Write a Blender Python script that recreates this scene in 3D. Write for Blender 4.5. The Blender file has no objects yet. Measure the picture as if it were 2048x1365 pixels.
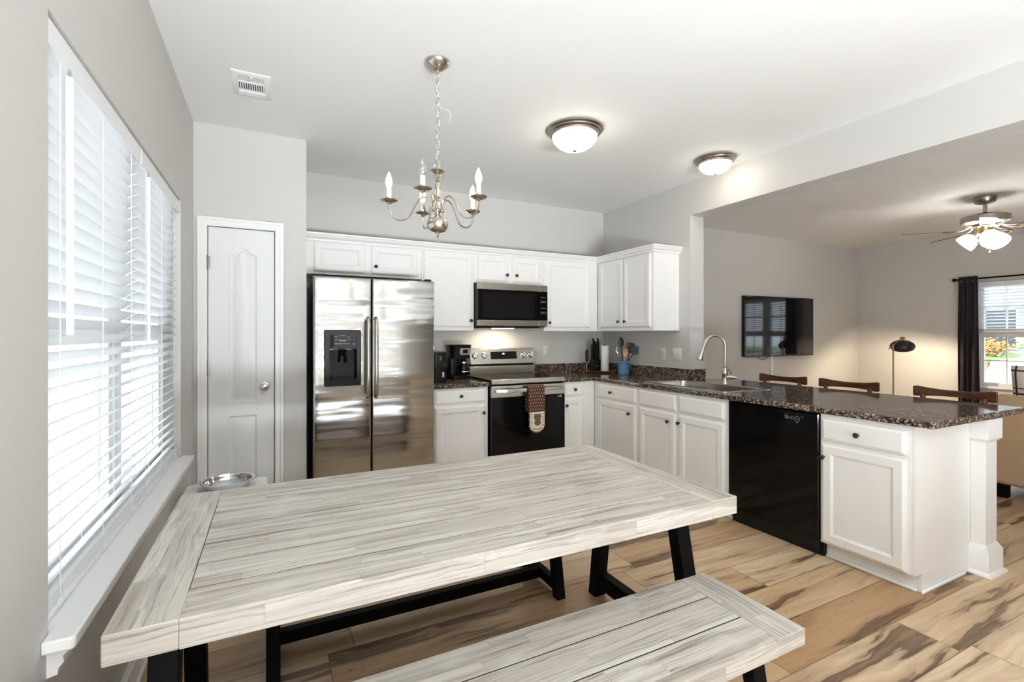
import bpy, bmesh, math, random
from mathutils import Vector, Matrix
random.seed(7)
PI = math.pi
scene = bpy.context.scene
COL = scene.collection

# ------------------------------------------------------------------ camera, world, large lights, exposure
cam_d = bpy.data.cameras.new('camera'); cam = bpy.data.objects.new('camera', cam_d); COL.objects.link(cam)
cam.location = (0, 0, 1.337)
cam.rotation_euler = (PI/2, 0, -math.atan(478/956.0))
cam_d.sensor_width = 36.0; cam_d.lens = 956.0*36/2048
cam_d.shift_y = -(682.5-669.5)/2048
cam_d.clip_start = 0.02
scene.camera = cam
vs = scene.view_settings
vs.view_transform = 'Standard'; vs.look = 'None'; vs.gamma = 1.0; vs.use_curve_mapping = False
vs.exposure = 1.64
scene.cycles.use_denoising = True
scene.cycles.max_bounces = 6; scene.cycles.diffuse_bounces = 4; scene.cycles.glossy_bounces = 3
scene.cycles.transparent_max_bounces = 8; scene.cycles.transmission_bounces = 3
scene.cycles.use_adaptive_sampling = True; scene.cycles.adaptive_threshold = 0.1; scene.cycles.adaptive_min_samples = 16
scene.cycles.sample_clamp_indirect = 8.0
scene.cycles.caustics_reflective = False; scene.cycles.caustics_refractive = False

world = bpy.data.worlds.new('overcast_sky'); scene.world = world; world.use_nodes = True
bg = world.node_tree.nodes['Background']
bg.inputs['Color'].default_value = (0.80, 0.90, 1.0, 1)
bg.inputs['Strength'].default_value = 1.7

def area(name, loc, rot, sx, sy, power, color=(1, 1, 1), portal=False):
    d = bpy.data.lights.new(name, 'AREA'); d.shape = 'RECTANGLE'; d.size = sx; d.size_y = sy
    d.energy = power; d.color = color
    o = bpy.data.objects.new(name, d); COL.objects.link(o); o.location = loc; o.rotation_euler = rot
    if portal: d.cycles.is_portal = True
    return o
# sky portals at the window openings, after one added fill lamp
area('added_ceiling_fill', (0.8, -4.0, 0.03), (PI, 0, 0), 3.0, 2.2, 580, (0.85, 0.935, 1.0))  # unseen lamp standing in for bright ground, brightens the ceiling
area('sky_portal_kitchen', (-0.62, 2.445, 1.36), (0, -PI/2, 0), 1.50, 1.82, 1, portal=True)
area('sky_portal_living', (8.99, 2.32, 1.35), (0, PI/2, 0), 1.45, 1.5, 1, portal=True)
area('sky_portal_rear', (0.95, -2.72, 1.1), (PI/2, 0, 0), 2.6, 2.2, 1, portal=True)

def point(name, loc, power, color, radius=0.03, parent=None):
    d = bpy.data.lights.new(name, 'POINT'); d.energy = power; d.color = color; d.shadow_soft_size = radius
    o = bpy.data.objects.new(name, d); COL.objects.link(o)
    if parent is not None:
        o.parent = parent; o.location = Vector(loc) - world_loc(parent)
    else:
        o.location = loc
    return o
WARM = (1.0, 0.72, 0.42)

# ------------------------------------------------------------------ materials
def srgb(r, g, b):
    f = lambda c: ((c/255.0+0.055)/1.055)**2.4 if c > 10 else c/255.0/12.92
    return (f(r), f(g), f(b), 1.0)

class NT:
    def __init__(s, name):
        s.m = bpy.data.materials.new(name); s.m.use_nodes = True
        s.t = s.m.node_tree; s.b = s.t.nodes['Principled BSDF']; s.out = s.t.nodes['Material Output']
    def n(s, typ, **kw):
        x = s.t.nodes.new(typ)
        for k, v in kw.items(): setattr(x, k, v)
        return x
    def put(s, sock, v):
        if hasattr(v, 'is_output') or isinstance(v, bpy.types.NodeSocket): s.t.links.new(v, sock)
        else: sock.default_value = v
    def set(s, **kw):
        for k, v in kw.items(): s.put(s.b.inputs[k.replace('_', ' ')], v)
    def math(s, op, a, b=None, c=None):
        x = s.n('ShaderNodeMath', operation=op); s.put(x.inputs[0], a)
        if b is not None: s.put(x.inputs[1], b)
        if c is not None: s.put(x.inputs[2], c)
        return x.outputs[0]
    def coord(s, kind='Object'):
        return s.n('ShaderNodeTexCoord').outputs[kind]
    def sep(s, v):
        x = s.n('ShaderNodeSeparateXYZ'); s.put(x.inputs[0], v); return x.outputs
    def comb(s, x, y, z):
        c = s.n('ShaderNodeCombineXYZ')
        for i, v in enumerate((x, y, z)): s.put(c.inputs[i], v)
        return c.outputs[0]
    def noise(s, v, scale=1.0, detail=4.0, rough=0.5, dist=0.0):
        x = s.n('ShaderNodeTexNoise'); s.put(x.inputs['Vector'], v)
        x.inputs['Scale'].default_value = scale; x.inputs['Detail'].default_value = detail
        x.inputs['Roughness'].default_value = rough; x.inputs['Distortion'].default_value = dist
        return x.outputs['Fac']
    def white(s, v):
        x = s.n('ShaderNodeTexWhiteNoise', noise_dimensions='3D'); s.put(x.inputs['Vector'], v); return x.outputs['Value']
    def ramp(s, fac, stops, interp='LINEAR'):
        x = s.n('ShaderNodeValToRGB'); s.put(x.inputs[0], fac); cr = x.color_ramp; cr.interpolation = interp
        while len(cr.elements) < len(stops): cr.elements.new(0.5)
        for e, (p, c) in zip(cr.elements, stops):
            e.position = p; e.color = c if len(c) == 4 else (*c, 1)
        return x.outputs[0]
    def mix(s, fac, a, b, blend='MIX'):
        x = s.n('ShaderNodeMix', data_type='RGBA', blend_type=blend)
        s.put(x.inputs[0], fac); s.put(x.inputs[6], a); s.put(x.inputs[7], b); return x.outputs[2]
    def bump(s, h, strength=0.2, dist=0.01):
        x = s.n('ShaderNodeBump'); x.inputs['Strength'].default_value = strength; x.inputs['Distance'].default_value = dist
        s.put(x.inputs['Height'], h); s.put(s.b.inputs['Normal'], x.outputs[0])

def simple(name, col, rough=0.5, metal=0.0, **kw):
    m = NT(name); m.set(Base_Color=col, Roughness=rough, Metallic=metal)
    for k, v in kw.items(): m.set(**{k: v})
    return m.m

def paint(name, col, rough=0.6, amt=0.02, scale=60):
    """matt wall paint with a faint roller texture"""
    m = NT(name); c = m.coord(); f = m.noise(c, scale, 3)
    m.set(Base_Color=col, Roughness=rough); m.bump(f, amt*4, 0.002); return m.m

def plank_ids(m, u, v, L, W):
    row = m.math('FLOOR', m.math('DIVIDE', v, W))
    off = m.math('MULTIPLY', m.white(m.comb(row, 3.7, 0.5)), L)
    uu = m.math('ADD', u, off)
    colid = m.math('FLOOR', m.math('DIVIDE', uu, L))
    fv = m.math('FRACT', m.math('DIVIDE', v, W)); fu = m.math('FRACT', m.math('DIVIDE', uu, L))
    ev = m.math('MULTIPLY', m.math('MINIMUM', fv, m.math('SUBTRACT', 1.0, fv)), W)
    eu = m.math('MULTIPLY', m.math('MINIMUM', fu, m.math('SUBTRACT', 1.0, fu)), L)
    edge = m.math('MINIMUM', ev, eu)
    return row, colid, edge

def floor_wood():
    m = NT('plank_floor'); x, y, z = m.sep(m.coord())
    row, cid, edge = plank_ids(m, x, m.math('ADD', y, 0.055), 1.55, 0.235)
    r1 = m.white(m.comb(row, cid, 1.0)); r2 = m.white(m.comb(row, cid, 9.0))
    base = m.ramp(r1, [(0, srgb(198, 166, 128)), (0.3, srgb(220, 192, 155)), (0.62, srgb(227, 203, 169)), (1, srgb(184, 147, 108))])
    ox = m.math('ADD', x, m.math('MULTIPLY', r2, 37.0)); oy = m.math('ADD', y, m.math('MULTIPLY', r1, 11.0))
    warp = m.noise(m.comb(m.math('MULTIPLY', ox, 1.6), m.math('MULTIPLY', oy, 4.0), 0.0), 1.0, 3, 0.5)
    wy = m.math('ADD', oy, m.math('MULTIPLY', m.math('SUBTRACT', warp, 0.5), 0.16))
    grain = m.noise(m.comb(m.math('MULTIPLY', ox, 1.8), m.math('MULTIPLY', wy, 34.0), 0.0), 1.0, 6, 0.62)
    col = m.mix(m.math('MULTIPLY', m.ramp(grain, [(0.38, (0, 0, 0)), (0.72, (1, 1, 1))]), 0.42), base, srgb(142, 101, 66))
    fig = m.noise(m.comb(m.math('MULTIPLY', ox, 0.8), m.math('MULTIPLY', wy, 9.5), 4.0), 1.0, 5, 0.55)
    soft = m.ramp(fig, [(0.48, (0, 0, 0)), (0.62, (1, 1, 1))])
    col = m.mix(m.math('MULTIPLY', soft, 0.60), col, srgb(132, 94, 62))
    dark = m.ramp(fig, [(0.575, (0, 0, 0)), (0.60, (1, 1, 1)), (0.70, (0.6, 0.6, 0.6))])
    dark = m.math('MULTIPLY', dark, m.ramp(grain, [(0.25, (0.35, 0.35, 0.35)), (0.6, (1, 1, 1))]))
    col = m.mix(m.math('MULTIPLY', dark, 0.88), col, srgb(72, 50, 34))
    kn = m.n('ShaderNodeTexVoronoi'); m.put(kn.inputs['Vector'], m.comb(m.math('MULTIPLY', ox, 2.2), m.math('MULTIPLY', oy, 4.6), 0.0)); kn.inputs['Scale'].default_value = 2.0
    knot = m.ramp(kn.outputs['Distance'], [(0.0, (1, 1, 1)), (0.035, (0.7, 0.7, 0.7)), (0.06, (0, 0, 0))])
    col = m.mix(m.math('MULTIPLY', knot, 0.8), col, srgb(70, 46, 30))
    seam = m.ramp(edge, [(0.0, (1, 1, 1)), (0.0016, (1, 1, 1)), (0.0026, (0, 0, 0))])
    col = m.mix(m.math('MULTIPLY', seam, 0.7), col, srgb(70, 48, 32))
    m.set(Base_Color=col, Roughness=0.36); m.b.inputs['Specular IOR Level'].default_value = 0.4
    m.bump(m.math('SUBTRACT', m.math('MULTIPLY', grain, 0.25), seam), 0.25, 0.002)
    return m.m

def weathered(name, along='X'):
    """white-washed table timber built of short glued staves"""
    m = NT(name); x, y, z = m.sep(m.coord())
    if along == 'X': u, vz = x, m.math('ADD', y, z)
    else:
        ny = m.sep(m.n('ShaderNodeNewGeometry').outputs['Normal'])[1]
        k = m.math('GREATER_THAN', m.math('ABSOLUTE', ny), 0.6)
        mixf = lambda a, b: m.math('ADD', m.math('MULTIPLY', k, a), m.math('MULTIPLY', m.math('SUBTRACT', 1.0, k), b))
        u = mixf(x, y); vz = mixf(m.math('ADD', y, z), m.math('ADD', x, z))
    row, cid, edge = plank_ids(m, u, m.math('ADD', vz, 10.0), 0.55, 0.0457)
    r1 = m.white(m.comb(row, cid, 2.0)); r2 = m.white(m.comb(row, cid, 5.0))
    ox = m.math('ADD', u, m.math('MULTIPLY', r2, 23.0)); oy = m.math('ADD', vz, m.math('MULTIPLY', r1, 7.0))
    warp = m.noise(m.comb(m.math('MULTIPLY', ox, 3.0), m.math('MULTIPLY', oy, 9.0), z), 1.0, 3)
    wy = m.math('ADD', oy, m.math('MULTIPLY', m.math('SUBTRACT', warp, 0.5), 0.045))
    grain = m.noise(m.comb(m.math('MULTIPLY', ox, 2.2), m.math('MULTIPLY', wy, 120.0), 0.0), 1.0, 6, 0.68)
    band = m.noise(m.comb(m.math('MULTIPLY', ox, 1.3), m.math('MULTIPLY', wy, 30.0), 7.0), 1.0, 4, 0.55)
    base = m.ramp(r1, [(0, srgb(194, 187, 177)), (0.5, srgb(210, 204, 194)), (0.85, srgb(201, 194, 184)), (1, srgb(182, 173, 161))])
    patch = m.noise(m.comb(m.math('MULTIPLY', u, 2.0), m.math('MULTIPLY', vz, 5.0), 5.0), 1.0, 3, 0.5)
    pk = m.ramp(patch, [(0.35, (0.5, 0.5, 0.5)), (0.62, (1, 1, 1))])
    col = m.mix(m.math('MULTIPLY', m.math('MULTIPLY', m.ramp(band, [(0.46, (0, 0, 0)), (0.66, (1, 1, 1))]), 0.85), pk), base, srgb(148, 137, 125))
    col = m.mix(m.math('MULTIPLY', m.math('MULTIPLY', m.ramp(grain, [(0.52, (0, 0, 0)), (0.63, (1, 1, 1))]), 0.85), pk), col, srgb(108, 97, 87))
    lime = m.noise(m.comb(m.math('MULTIPLY', u, 6.0), m.math('MULTIPLY', vz, 14.0), 2.0), 1.0, 5, 0.6)
    col = m.mix(m.math('MULTIPLY', m.ramp(lime, [(0.54, (0, 0, 0)), (0.7, (1, 1, 1))]), 0.5), col, srgb(220, 216, 208))
    seam = m.ramp(edge, [(0.0, (1, 1, 1)), (0.0008, (0, 0, 0))])
    col = m.mix(m.math('MULTIPLY', seam, 0.2), col, srgb(120, 110, 100))
    m.set(Base_Color=col, Roughness=0.5); m.bump(grain, 0.25, 0.0015); return m.m

def granite():
    m = NT('speckled_granite'); c = m.coord()
    d = m.noise(c, 35, 3); w = m.n('ShaderNodeVectorMath', operation='ADD'); m.put(w.inputs[0], c)
    m.put(w.inputs[1], m.comb(m.math('MULTIPLY', d, 0.018), m.math('MULTIPLY', d, -0.014), m.math('MULTIPLY', d, 0.012)))
    v = m.n('ShaderNodeTexVoronoi'); m.put(v.inputs['Vector'], w.outputs[0]); v.inputs['Scale'].default_value = 120
    r = m.sep(v.outputs['Color'])[0]
    big = m.noise(c, 22, 3)
    k = m.math('ADD', m.math('MULTIPLY', r, 0.75), m.math('MULTIPLY', big, 0.4))
    col = m.ramp(k, [(0.0, srgb(22, 18, 17)), (0.30, srgb(50, 42, 38)), (0.42, srgb(92, 76, 66)), (0.56, srgb(126, 108, 95)), (0.68, srgb(70, 57, 50)), (0.80, srgb(176, 162, 148)), (0.92, srgb(54, 46, 43))], 'CONSTANT')
    m.set(Base_Color=col, Roughness=0.07); return m.m

def steel(name, col, rough=0.22, wave=0.0, brushed=True):
    m = NT(name); x, y, z = m.sep(m.coord())
    m.set(Base_Color=col, Metallic=1.0)
    br = m.noise(m.comb(m.math('MULTIPLY', x, 3.0), m.math('MULTIPLY', y, 3.0), m.math('MULTIPLY', z, 900.0)), 1.0, 2)
    m.set(Roughness=m.math('ADD', rough-0.03, m.math('MULTIPLY', br, 0.06)))
    if wave:
        h = m.noise(m.comb(m.math('MULTIPLY', x, 1.3), m.math('MULTIPLY', y, 1.0), m.math('MULTIPLY', z, 8.5)), 1.0, 1.5, 0.4)
        m.bump(h, 1.0, wave)
    return m.m

def glass_pane(name, sheen=0.0):
    m = NT(name); t = m.n('ShaderNodeBsdfTransparent'); g = m.n('ShaderNodeBsdfGlossy'); g.inputs['Roughness'].default_value = 0.02
    f = m.n('ShaderNodeFresnel'); bf = m.n('ShaderNodeNewGeometry').outputs['Backfacing']; m.put(f.inputs['IOR'], m.math('ADD', 1.45, m.math('MULTIPLY', bf, 1/1.45-1.45)))
    mx = m.n('ShaderNodeMixShader'); m.put(mx.inputs[0], m.math('ADD', f.outputs[0], sheen)); m.put(mx.inputs[1], t.outputs[0]); m.put(mx.inputs[2], g.outputs[0])
    m.t.links.new(mx.outputs[0], m.out.inputs['Surface']); return m.m

def emitter(name, col, strength, base=None):
    m = NT(name); m.set(Base_Color=base or col, Emission_Color=col, Roughness=0.3); m.b.inputs['Emission Strength'].default_value = strength; return m.m

def fabric(name, col, col2, scale=300, rough=0.9):
    m = NT(name); c = m.coord(); f = m.noise(c, scale, 2); g = m.noise(c, 6, 3)
    m.set(Base_Color=m.mix(m.math('MULTIPLY', g, 0.7), col, col2), Roughness=rough); m.bump(f, 0.3, 0.002); return m.m

def dark_wood(name, c1, c2):
    m = NT(name); x, y, z = m.sep(m.coord())
    g = m.noise(m.comb(m.math('MULTIPLY', x, 30.0), m.math('MULTIPLY', y, 5.0), m.math('MULTIPLY', z, 40.0)), 1.0, 5, 0.6)
    m.set(Base_Color=m.ramp(g, [(0.3, c1), (0.7, c2)]), Roughness=0.35); return m.m

def striped(name, a, b, axis, period, frac):
    m = NT(name); s = m.sep(m.coord())[axis]
    f = m.math('FRACT', m.math('DIVIDE', s, period)); k = m.math('LESS_THAN', f, frac)
    m.set(Base_Color=m.mix(k, a, b), Roughness=0.8); return m.m

def plaid():
    m = NT('plaid_cloth'); x, y, z = m.sep(m.coord())
    def st(s, p, f, o): return m.math('LESS_THAN', m.math('FRACT', m.math('DIVIDE', m.math('ADD', s, o), p)), f)
    k = m.math('MAXIMUM', st(y, 0.2, 0.07, 0.03), st(z, 0.2, 0.07, 0.05))
    k2 = m.math('MAXIMUM', st(y, 0.2, 0.045, -0.02), st(z, 0.2, 0.045, 0.0))
    col = m.mix(m.math('MAXIMUM', k, k2), srgb(226, 216, 202), srgb(50, 40, 40))
    m.set(Base_Color=col, Roughness=0.9); return m.m

def mitt_cloth():
    m = NT('patterned_mitt_cloth'); x, y, z = m.sep(m.coord())
    row = m.math('FLOOR', m.math('DIVIDE', z, 0.03)); fz = m.math('FRACT', m.math('DIVIDE', z, 0.03))
    sh = m.math('MULTIPLY', m.math('MODULO', row, 2.0), 0.013)
    fx = m.math('FRACT', m.math('DIVIDE', m.math('ADD', x, sh), 0.026))
    dx = m.math('ABSOLUTE', m.math('SUBTRACT', fx, 0.5)); dz = m.math('ABSOLUTE', m.math('SUBTRACT', fz, 0.5))
    d = m.math('ADD', dx, m.math('MULTIPLY', dz, 0.6)); k = m.math('LESS_THAN', d, 0.2)
    col = m.mix(m.math('MULTIPLY', k, 0.75), srgb(84, 52, 36), srgb(190, 168, 145))
    m.set(Base_Color=col, Roughness=0.9); return m.m

M = {}
M['wall'] = paint('wall_paint', srgb(208, 205, 201))
M['ceiling'] = paint('ceiling_paint', srgb(238, 237, 235), 0.7)
M['trim'] = simple('white_trim_paint', srgb(243, 242, 240), 0.35)
M['door'] = simple('white_door_paint', srgb(232, 232, 231), 0.38)
M['cab'] = simple('white_cabinet_paint', srgb(243, 241, 238), 0.33)
M['floor'] = floor_wood()
M['wood_x'] = weathered('whitewashed_timber', 'X'); M['wood_y'] = weathered('whitewashed_timber_crosswise', 'Y')
M['granite'] = granite()
M['fridge'] = steel('rippled_stainless', (0.48, 0.475, 0.46, 1), 0.16, wave=0.014)
M['steel'] = steel('stainless', (0.60, 0.57, 0.52, 1), 0.24)
M['nickel'] = simple('brushed_nickel', (0.56, 0.51, 0.45, 1), 0.24, 1.0)
M['bronze'] = simple('dark_nickel', (0.36, 0.31, 0.27, 1), 0.3, 1.0)
M['chrome'] = simple('polished_steel', (0.75, 0.75, 0.74, 1), 0.08, 1.0)
M['sinksteel'] = steel('sink_steel', (0.55, 0.53, 0.5, 1), 0.2)
M['black_metal'] = simple('black_metal', (0.004, 0.0038, 0.0038, 1), 0.6, Specular_IOR_Level=0.12)
M['black_gloss'] = simple('black_gloss', (0.003, 0.003, 0.003, 1), 0.08, Specular_IOR_Level=0.28)
M['black_plastic'] = simple('black_plastic', (0.006, 0.006, 0.0065, 1), 0.32, Specular_IOR_Level=0.3)
M['grey_plastic'] = simple('charcoal_plastic', (0.011, 0.011, 0.012, 1), 0.4, Specular_IOR_Level=0.3)
M['knob'] = simple('black_knob', (0.015, 0.014, 0.014, 1), 0.35)
M['blind'] = simple('white_blind_slat', srgb(242, 243, 245), 0.4)
M['vinyl'] = simple('white_vinyl', srgb(238, 238, 236), 0.4)
M['glass'] = glass_pane('window_glass')
M['ivory'] = simple('ivory_plastic', srgb(232, 228, 214), 0.35)
M['white'] = simple('white_plastic', srgb(240, 240, 238), 0.35)
def alabaster():
    m = NT('lit_alabaster_glass'); c = m.coord(); f = m.noise(c, 7, 3, 0.5, 1.5)
    col = m.ramp(f, [(0.35, (1.0, 0.86, 0.62)), (0.6, (1.0, 0.95, 0.86))])
    m.set(Base_Color=srgb(240, 232, 215), Emission_Color=col, Roughness=0.3, Emission_Strength=m.math('ADD', 1.0, m.math('MULTIPLY', f, 6.0))); return m.m
M['dome'] = alabaster()
M['dome_plain'] = emitter('lit_alabaster_glass', (1.0, 0.95, 0.87, 1), 4.2, (0.9, 0.85, 0.75, 1))
M['shade_glass'] = emitter('lit_frosted_shade', (1.0, 0.96, 0.90, 1), 9.0, (0.9, 0.85, 0.75, 1))
M['bulb'] = emitter('lit_candle_bulb', (1.0, 0.78, 0.46, 1), 5.0)
M['clear'] = glass_pane('clear_bulb_glass', 0.22)
M['black_paint'] = simple('matt_black_shade', (0.02, 0.016, 0.014, 1), 0.4)
M['shade_in'] = simple('white_shade_lining', (0.8, 0.78, 0.72, 1), 0.5)
M['brass'] = simple('aged_brass', (0.55, 0.42, 0.25, 1), 0.3, 1.0)
M['curtain'] = fabric('dark_curtain_cloth', srgb(36, 30, 36), srgb(50, 42, 50), 400)
M['sofa'] = fabric('tan_upholstery', srgb(196, 166, 132), srgb(182, 152, 120), 350)
M['plaid'] = plaid()
M['stool'] = dark_wood('walnut_stain', srgb(52, 28, 16), srgb(104, 60, 34))
M['tray'] = dark_wood('tray_wood', srgb(110, 66, 36), srgb(150, 96, 56))
M['spoonwood'] = dark_wood('beech', srgb(190, 140, 84), srgb(214, 168, 110))
M['blue'] = simple('blue_glaze', srgb(104, 142, 184), 0.12)
M['mitt'] = mitt_cloth(); M['mittpatch'] = simple('cream_patch', srgb(226, 214, 196), 0.9); M['mittprint'] = simple('brown_print', srgb(110, 88, 68), 0.9)
M['paper'] = simple('paper_towel', srgb(244, 244, 242), 0.8)
M['screen'] = simple('tv_screen', (0.006, 0.006, 0.007, 1), 0.05)
M['blade'] = dark_wood('fan_blade_wood', srgb(96, 74, 58), srgb(124, 98, 78))
M['grass'] = simple('lawn', srgb(120, 160, 80), 0.9)
M['asphalt'] = simple('pale_concrete', srgb(190, 190, 188), 0.9)
M['carwhite'] = simple('white_car_paint', srgb(240, 242, 244), 0.15)
M['carglass'] = simple('car_glass', (0.05, 0.06, 0.07, 1), 0.05)
M['red'] = simple('red_lens', srgb(190, 40, 30), 0.2)
M['rubber'] = simple('tyre_rubber', (0.02, 0.02, 0.02, 1), 0.8)
M['siding'] = striped('pale_siding', srgb(226, 224, 210), srgb(196, 192, 176), 2, 0.14, 0.08)
M['siding_grey'] = striped('grey_siding', srgb(186, 188, 190), srgb(150, 152, 155), 2, 0.16, 0.1)
M['blocker_wood'] = dark_wood('blocker_boards', srgb(104, 92, 82), srgb(128, 114, 102))  # boards of the added sky blockers, tone set for the bounced light
M['groove'] = simple('groove_dirt', srgb(58, 50, 43), 0.9)
M['shingle'] = simple('grey_shingle', srgb(120, 120, 122), 0.9)
M['leaf_orange'] = fabric('orange_leaves', srgb(206, 150, 96), srgb(186, 166, 110), 8)
M['leaf_green'] = fabric('green_leaves', srgb(140, 160, 104), srgb(106, 134, 80), 8)
M['lit'] = emitter('display_glow', (0.75, 0.88, 1.0, 1), 2.5)
M['print'] = simple('white_print', srgb(150, 150, 150), 0.5)
M['dark'] = simple('dark_void', (0.01, 0.01, 0.01, 1), 0.9)

# ------------------------------------------------------------------ mesh building
def world_loc(o):
    v = Vector((0, 0, 0))
    while o is not None:
        v = v + Vector(o.location); o = o.parent
    return v

def setp(o, label=None, cat=None, group=None, kind=None):
    if label: o['label'] = label
    if cat: o['category'] = cat
    if group: o['group'] = group
    if kind: o['kind'] = kind
    return o

def thing(name, label, cat, loc, group=None, kind=None):
    o = bpy.data.objects.new(name, None); COL.objects.link(o); o.location = loc
    o.empty_display_size = 0.1
    return setp(o, label, cat, group, kind)

class MB:
    """collects shapes in world coordinates; build() links them as one mesh object under its parent"""
    def __init__(s): s.bm = bmesh.new()
    def box(s, x0, x1, y0, y1, z0, z1, mat=None):
        x0, x1 = min(x0, x1), max(x0, x1); y0, y1 = min(y0, y1), max(y0, y1); z0, z1 = min(z0, z1), max(z0, z1)
        P = [(x0, y0, z0), (x1, y0, z0), (x1, y1, z0), (x0, y1, z0), (x0, y0, z1), (x1, y0, z1), (x1, y1, z1), (x0, y1, z1)]
        if mat is not None: P = [mat @ Vector(p) for p in P]
        v = [s.bm.verts.new(p) for p in P]
        for f in ((0, 3, 2, 1), (4, 5, 6, 7), (0, 1, 5, 4), (1, 2, 6, 5), (2, 3, 7, 6), (3, 0, 4, 7)): s.bm.faces.new([v[i] for i in f])
        return s
    def ring(s, pts): return [s.bm.verts.new(p) for p in pts]
    def bridge(s, a, b, closed=True):
        n = len(a)
        for i in range(n if closed else n-1):
            j = (i+1) % n
            s.bm.faces.new((a[i], a[j], b[j], b[i]))
    def loft(s, rings, cap0=True, cap1=True):
        R = [s.ring(r) for r in rings]
        for a, b in zip(R, R[1:]): s.bridge(a, b)
        if cap0: s.bm.faces.new(list(reversed(R[0])))
        if cap1: s.bm.faces.new(R[-1])
        return s
    def lathe(s, prof, c=(0, 0, 0), n=24, mat=None, cap0=True, cap1=True):
        """prof: list of (radius, z) about the vertical axis through c"""
        c = Vector(c); rings = []
        for r, z in prof:
            pts = []
            for i in range(n):
                a = 2*PI*i/n; p = Vector((max(r, 1e-4)*math.cos(a), max(r, 1e-4)*math.sin(a), z))
                if mat is not None: p = mat @ p
                pts.append(c+p)
            rings.append(pts)
        return s.loft(rings, cap0, cap1)
    def tube(s, pts, rad, n=10, closed=False):
        pts = [Vector(p) for p in pts]; k = len(pts)
        rads = rad if isinstance(rad, (list, tuple)) else [rad]*k
        rings = []; up = None
        for i, p in enumerate(pts):
            if closed: t = (pts[(i+1) % k]-pts[i-1])
            else: t = pts[min(i+1, k-1)]-pts[max(i-1, 0)]
            t.normalize()
            if up is None:
                up = Vector((0, 0, 1)) if abs(t.z) < 0.9 else Vector((1, 0, 0))
            a = (up - t*up.dot(t))
            if a.length < 1e-5: a = t.orthogonal()
            a.normalize(); b = t.cross(a); up = a
            rings.append([p + (a*math.cos(2*PI*j/n)+b*math.sin(2*PI*j/n))*rads[i] for j in range(n)])
        R = [s.ring(r) for r in rings]
        for a, b in zip(R, R[1:]): s.bridge(a, b)
        if closed: s.bridge(R[-1], R[0])
        else:
            s.bm.faces.new(list(reversed(R[0]))); s.bm.faces.new(R[-1])
        return s
    def prism(s, poly, d0, d1, P):
        """poly of (u,v); P(u,v,d) maps to 3-D"""
        return s.loft([[P(u, v, d0) for u, v in poly], [P(u, v, d1) for u, v in poly]])
    def rings2d(s, rings, P, cap0=True, cap1=True):
        """rings: list of (poly, d)"""
        return s.loft([[P(u, v, d) for u, v in poly] for poly, d in rings], cap0, cap1)
    def plate(s, outer, inners, d, P):
        """flat face at depth d with holes"""
        edges = []
        for poly in [outer]+inners:
            vs_ = [s.bm.verts.new(P(u, v, d)) for u, v in poly]
            for i in range(len(vs_)): edges.append(s.bm.edges.new((vs_[i], vs_[(i+1) % len(vs_)])))
        bmesh.ops.triangle_fill(s.bm, edges=edges, use_beauty=True, use_dissolve=False)
        return s
    def sphere(s, c, r, seg=16, sc=(1, 1, 1)):
        m = Matrix.Translation(Vector(c)) @ Matrix.Diagonal((r*sc[0], r*sc[1], r*sc[2], 1))
        bmesh.ops.create_uvsphere(s.bm, u_segments=seg, v_segments=max(6, seg//2), radius=1, matrix=m); return s
    def torus(s, c, R, r, axis='z', n=20, k=8, mat=None):
        pts = []
        for i in range(n):
            a = 2*PI*i/n; p = {'z': (math.cos(a), math.sin(a), 0), 'x': (0, math.cos(a), math.sin(a)), 'y': (math.cos(a), 0, math.sin(a))}[axis]
            p = Vector(p)*R
            if mat is not None: p = mat @ p
            pts.append(Vector(c)+p)
        return s.tube(pts, r, k, closed=True)
    def build(s, name, mat, parent=None, bevel=0.0, smooth=40, seg=2, loc=None):
        bm = s.bm
        bmesh.ops.remove_doubles(bm, verts=bm.verts, dist=1e-6)
        bmesh.ops.recalc_face_normals(bm, faces=bm.faces)
        off = world_loc(parent) if parent is not None else Vector((0, 0, 0))
        if loc is not None: off = Vector(loc)
        elif parent is None:
            xs = [v.co for v in bm.verts]
            lo = Vector((min(v.x for v in xs), min(v.y for v in xs), min(v.z for v in xs))); hi = Vector((max(v.x for v in xs), max(v.y for v in xs), max(v.z for v in xs)))
            off = Vector(((lo.x+hi.x)/2, (lo.y+hi.y)/2, lo.z))
        bmesh.ops.translate(bm, verts=bm.verts, vec=-off)
        me = bpy.data.meshes.new(name); bm.to_mesh(me); bm.free()
        if smooth:
            me.shade_smooth(); me.set_sharp_from_angle(angle=math.radians(smooth))
        me.materials.append(M[mat])
        o = bpy.data.objects.new(name, me); COL.objects.link(o)
        if parent is not None:
            o.parent = parent; o.location = off - world_loc(parent)
        else: o.location = off
        if bevel:
            b = o.modifiers.new('bevel', 'BEVEL'); b.width = bevel; b.segments = seg; b.limit_method = 'ANGLE'; b.angle_limit = math.radians(45)
        return o

def box(name, mat, x0, x1, y0, y1, z0, z1, parent=None, bevel=0.0):
    return MB().box(x0, x1, y0, y1, z0, z1).build(name, mat, parent, bevel)

def copy_tree(o, loc=None, label=None):
    def rec(src, par):
        c = src.copy(); COL.objects.link(c)
        if par is not None:
            c.parent = par
        for ch in list(src.children): rec(ch, c)
        return c
    r = rec(o, None)
    if loc is not None: r.location = loc
    if label: r['label'] = label
    return r

def rect(u0, u1, v0, v1, i=0.0): return [(u0+i, v0+i), (u1-i, v0+i), (u1-i, v1-i), (u0+i, v1-i)]
def FY(y): return lambda u, v, d: Vector((u, y-d, v))        # face looking towards -y
def FX(x): return lambda u, v, d: Vector((x-d, u, v))        # face looking towards -x
def circ(cu, cv, r, n=20): return [(cu+r*math.cos(2*PI*i/n), cv+r*math.sin(2*PI*i/n)) for i in range(n)]
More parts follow.
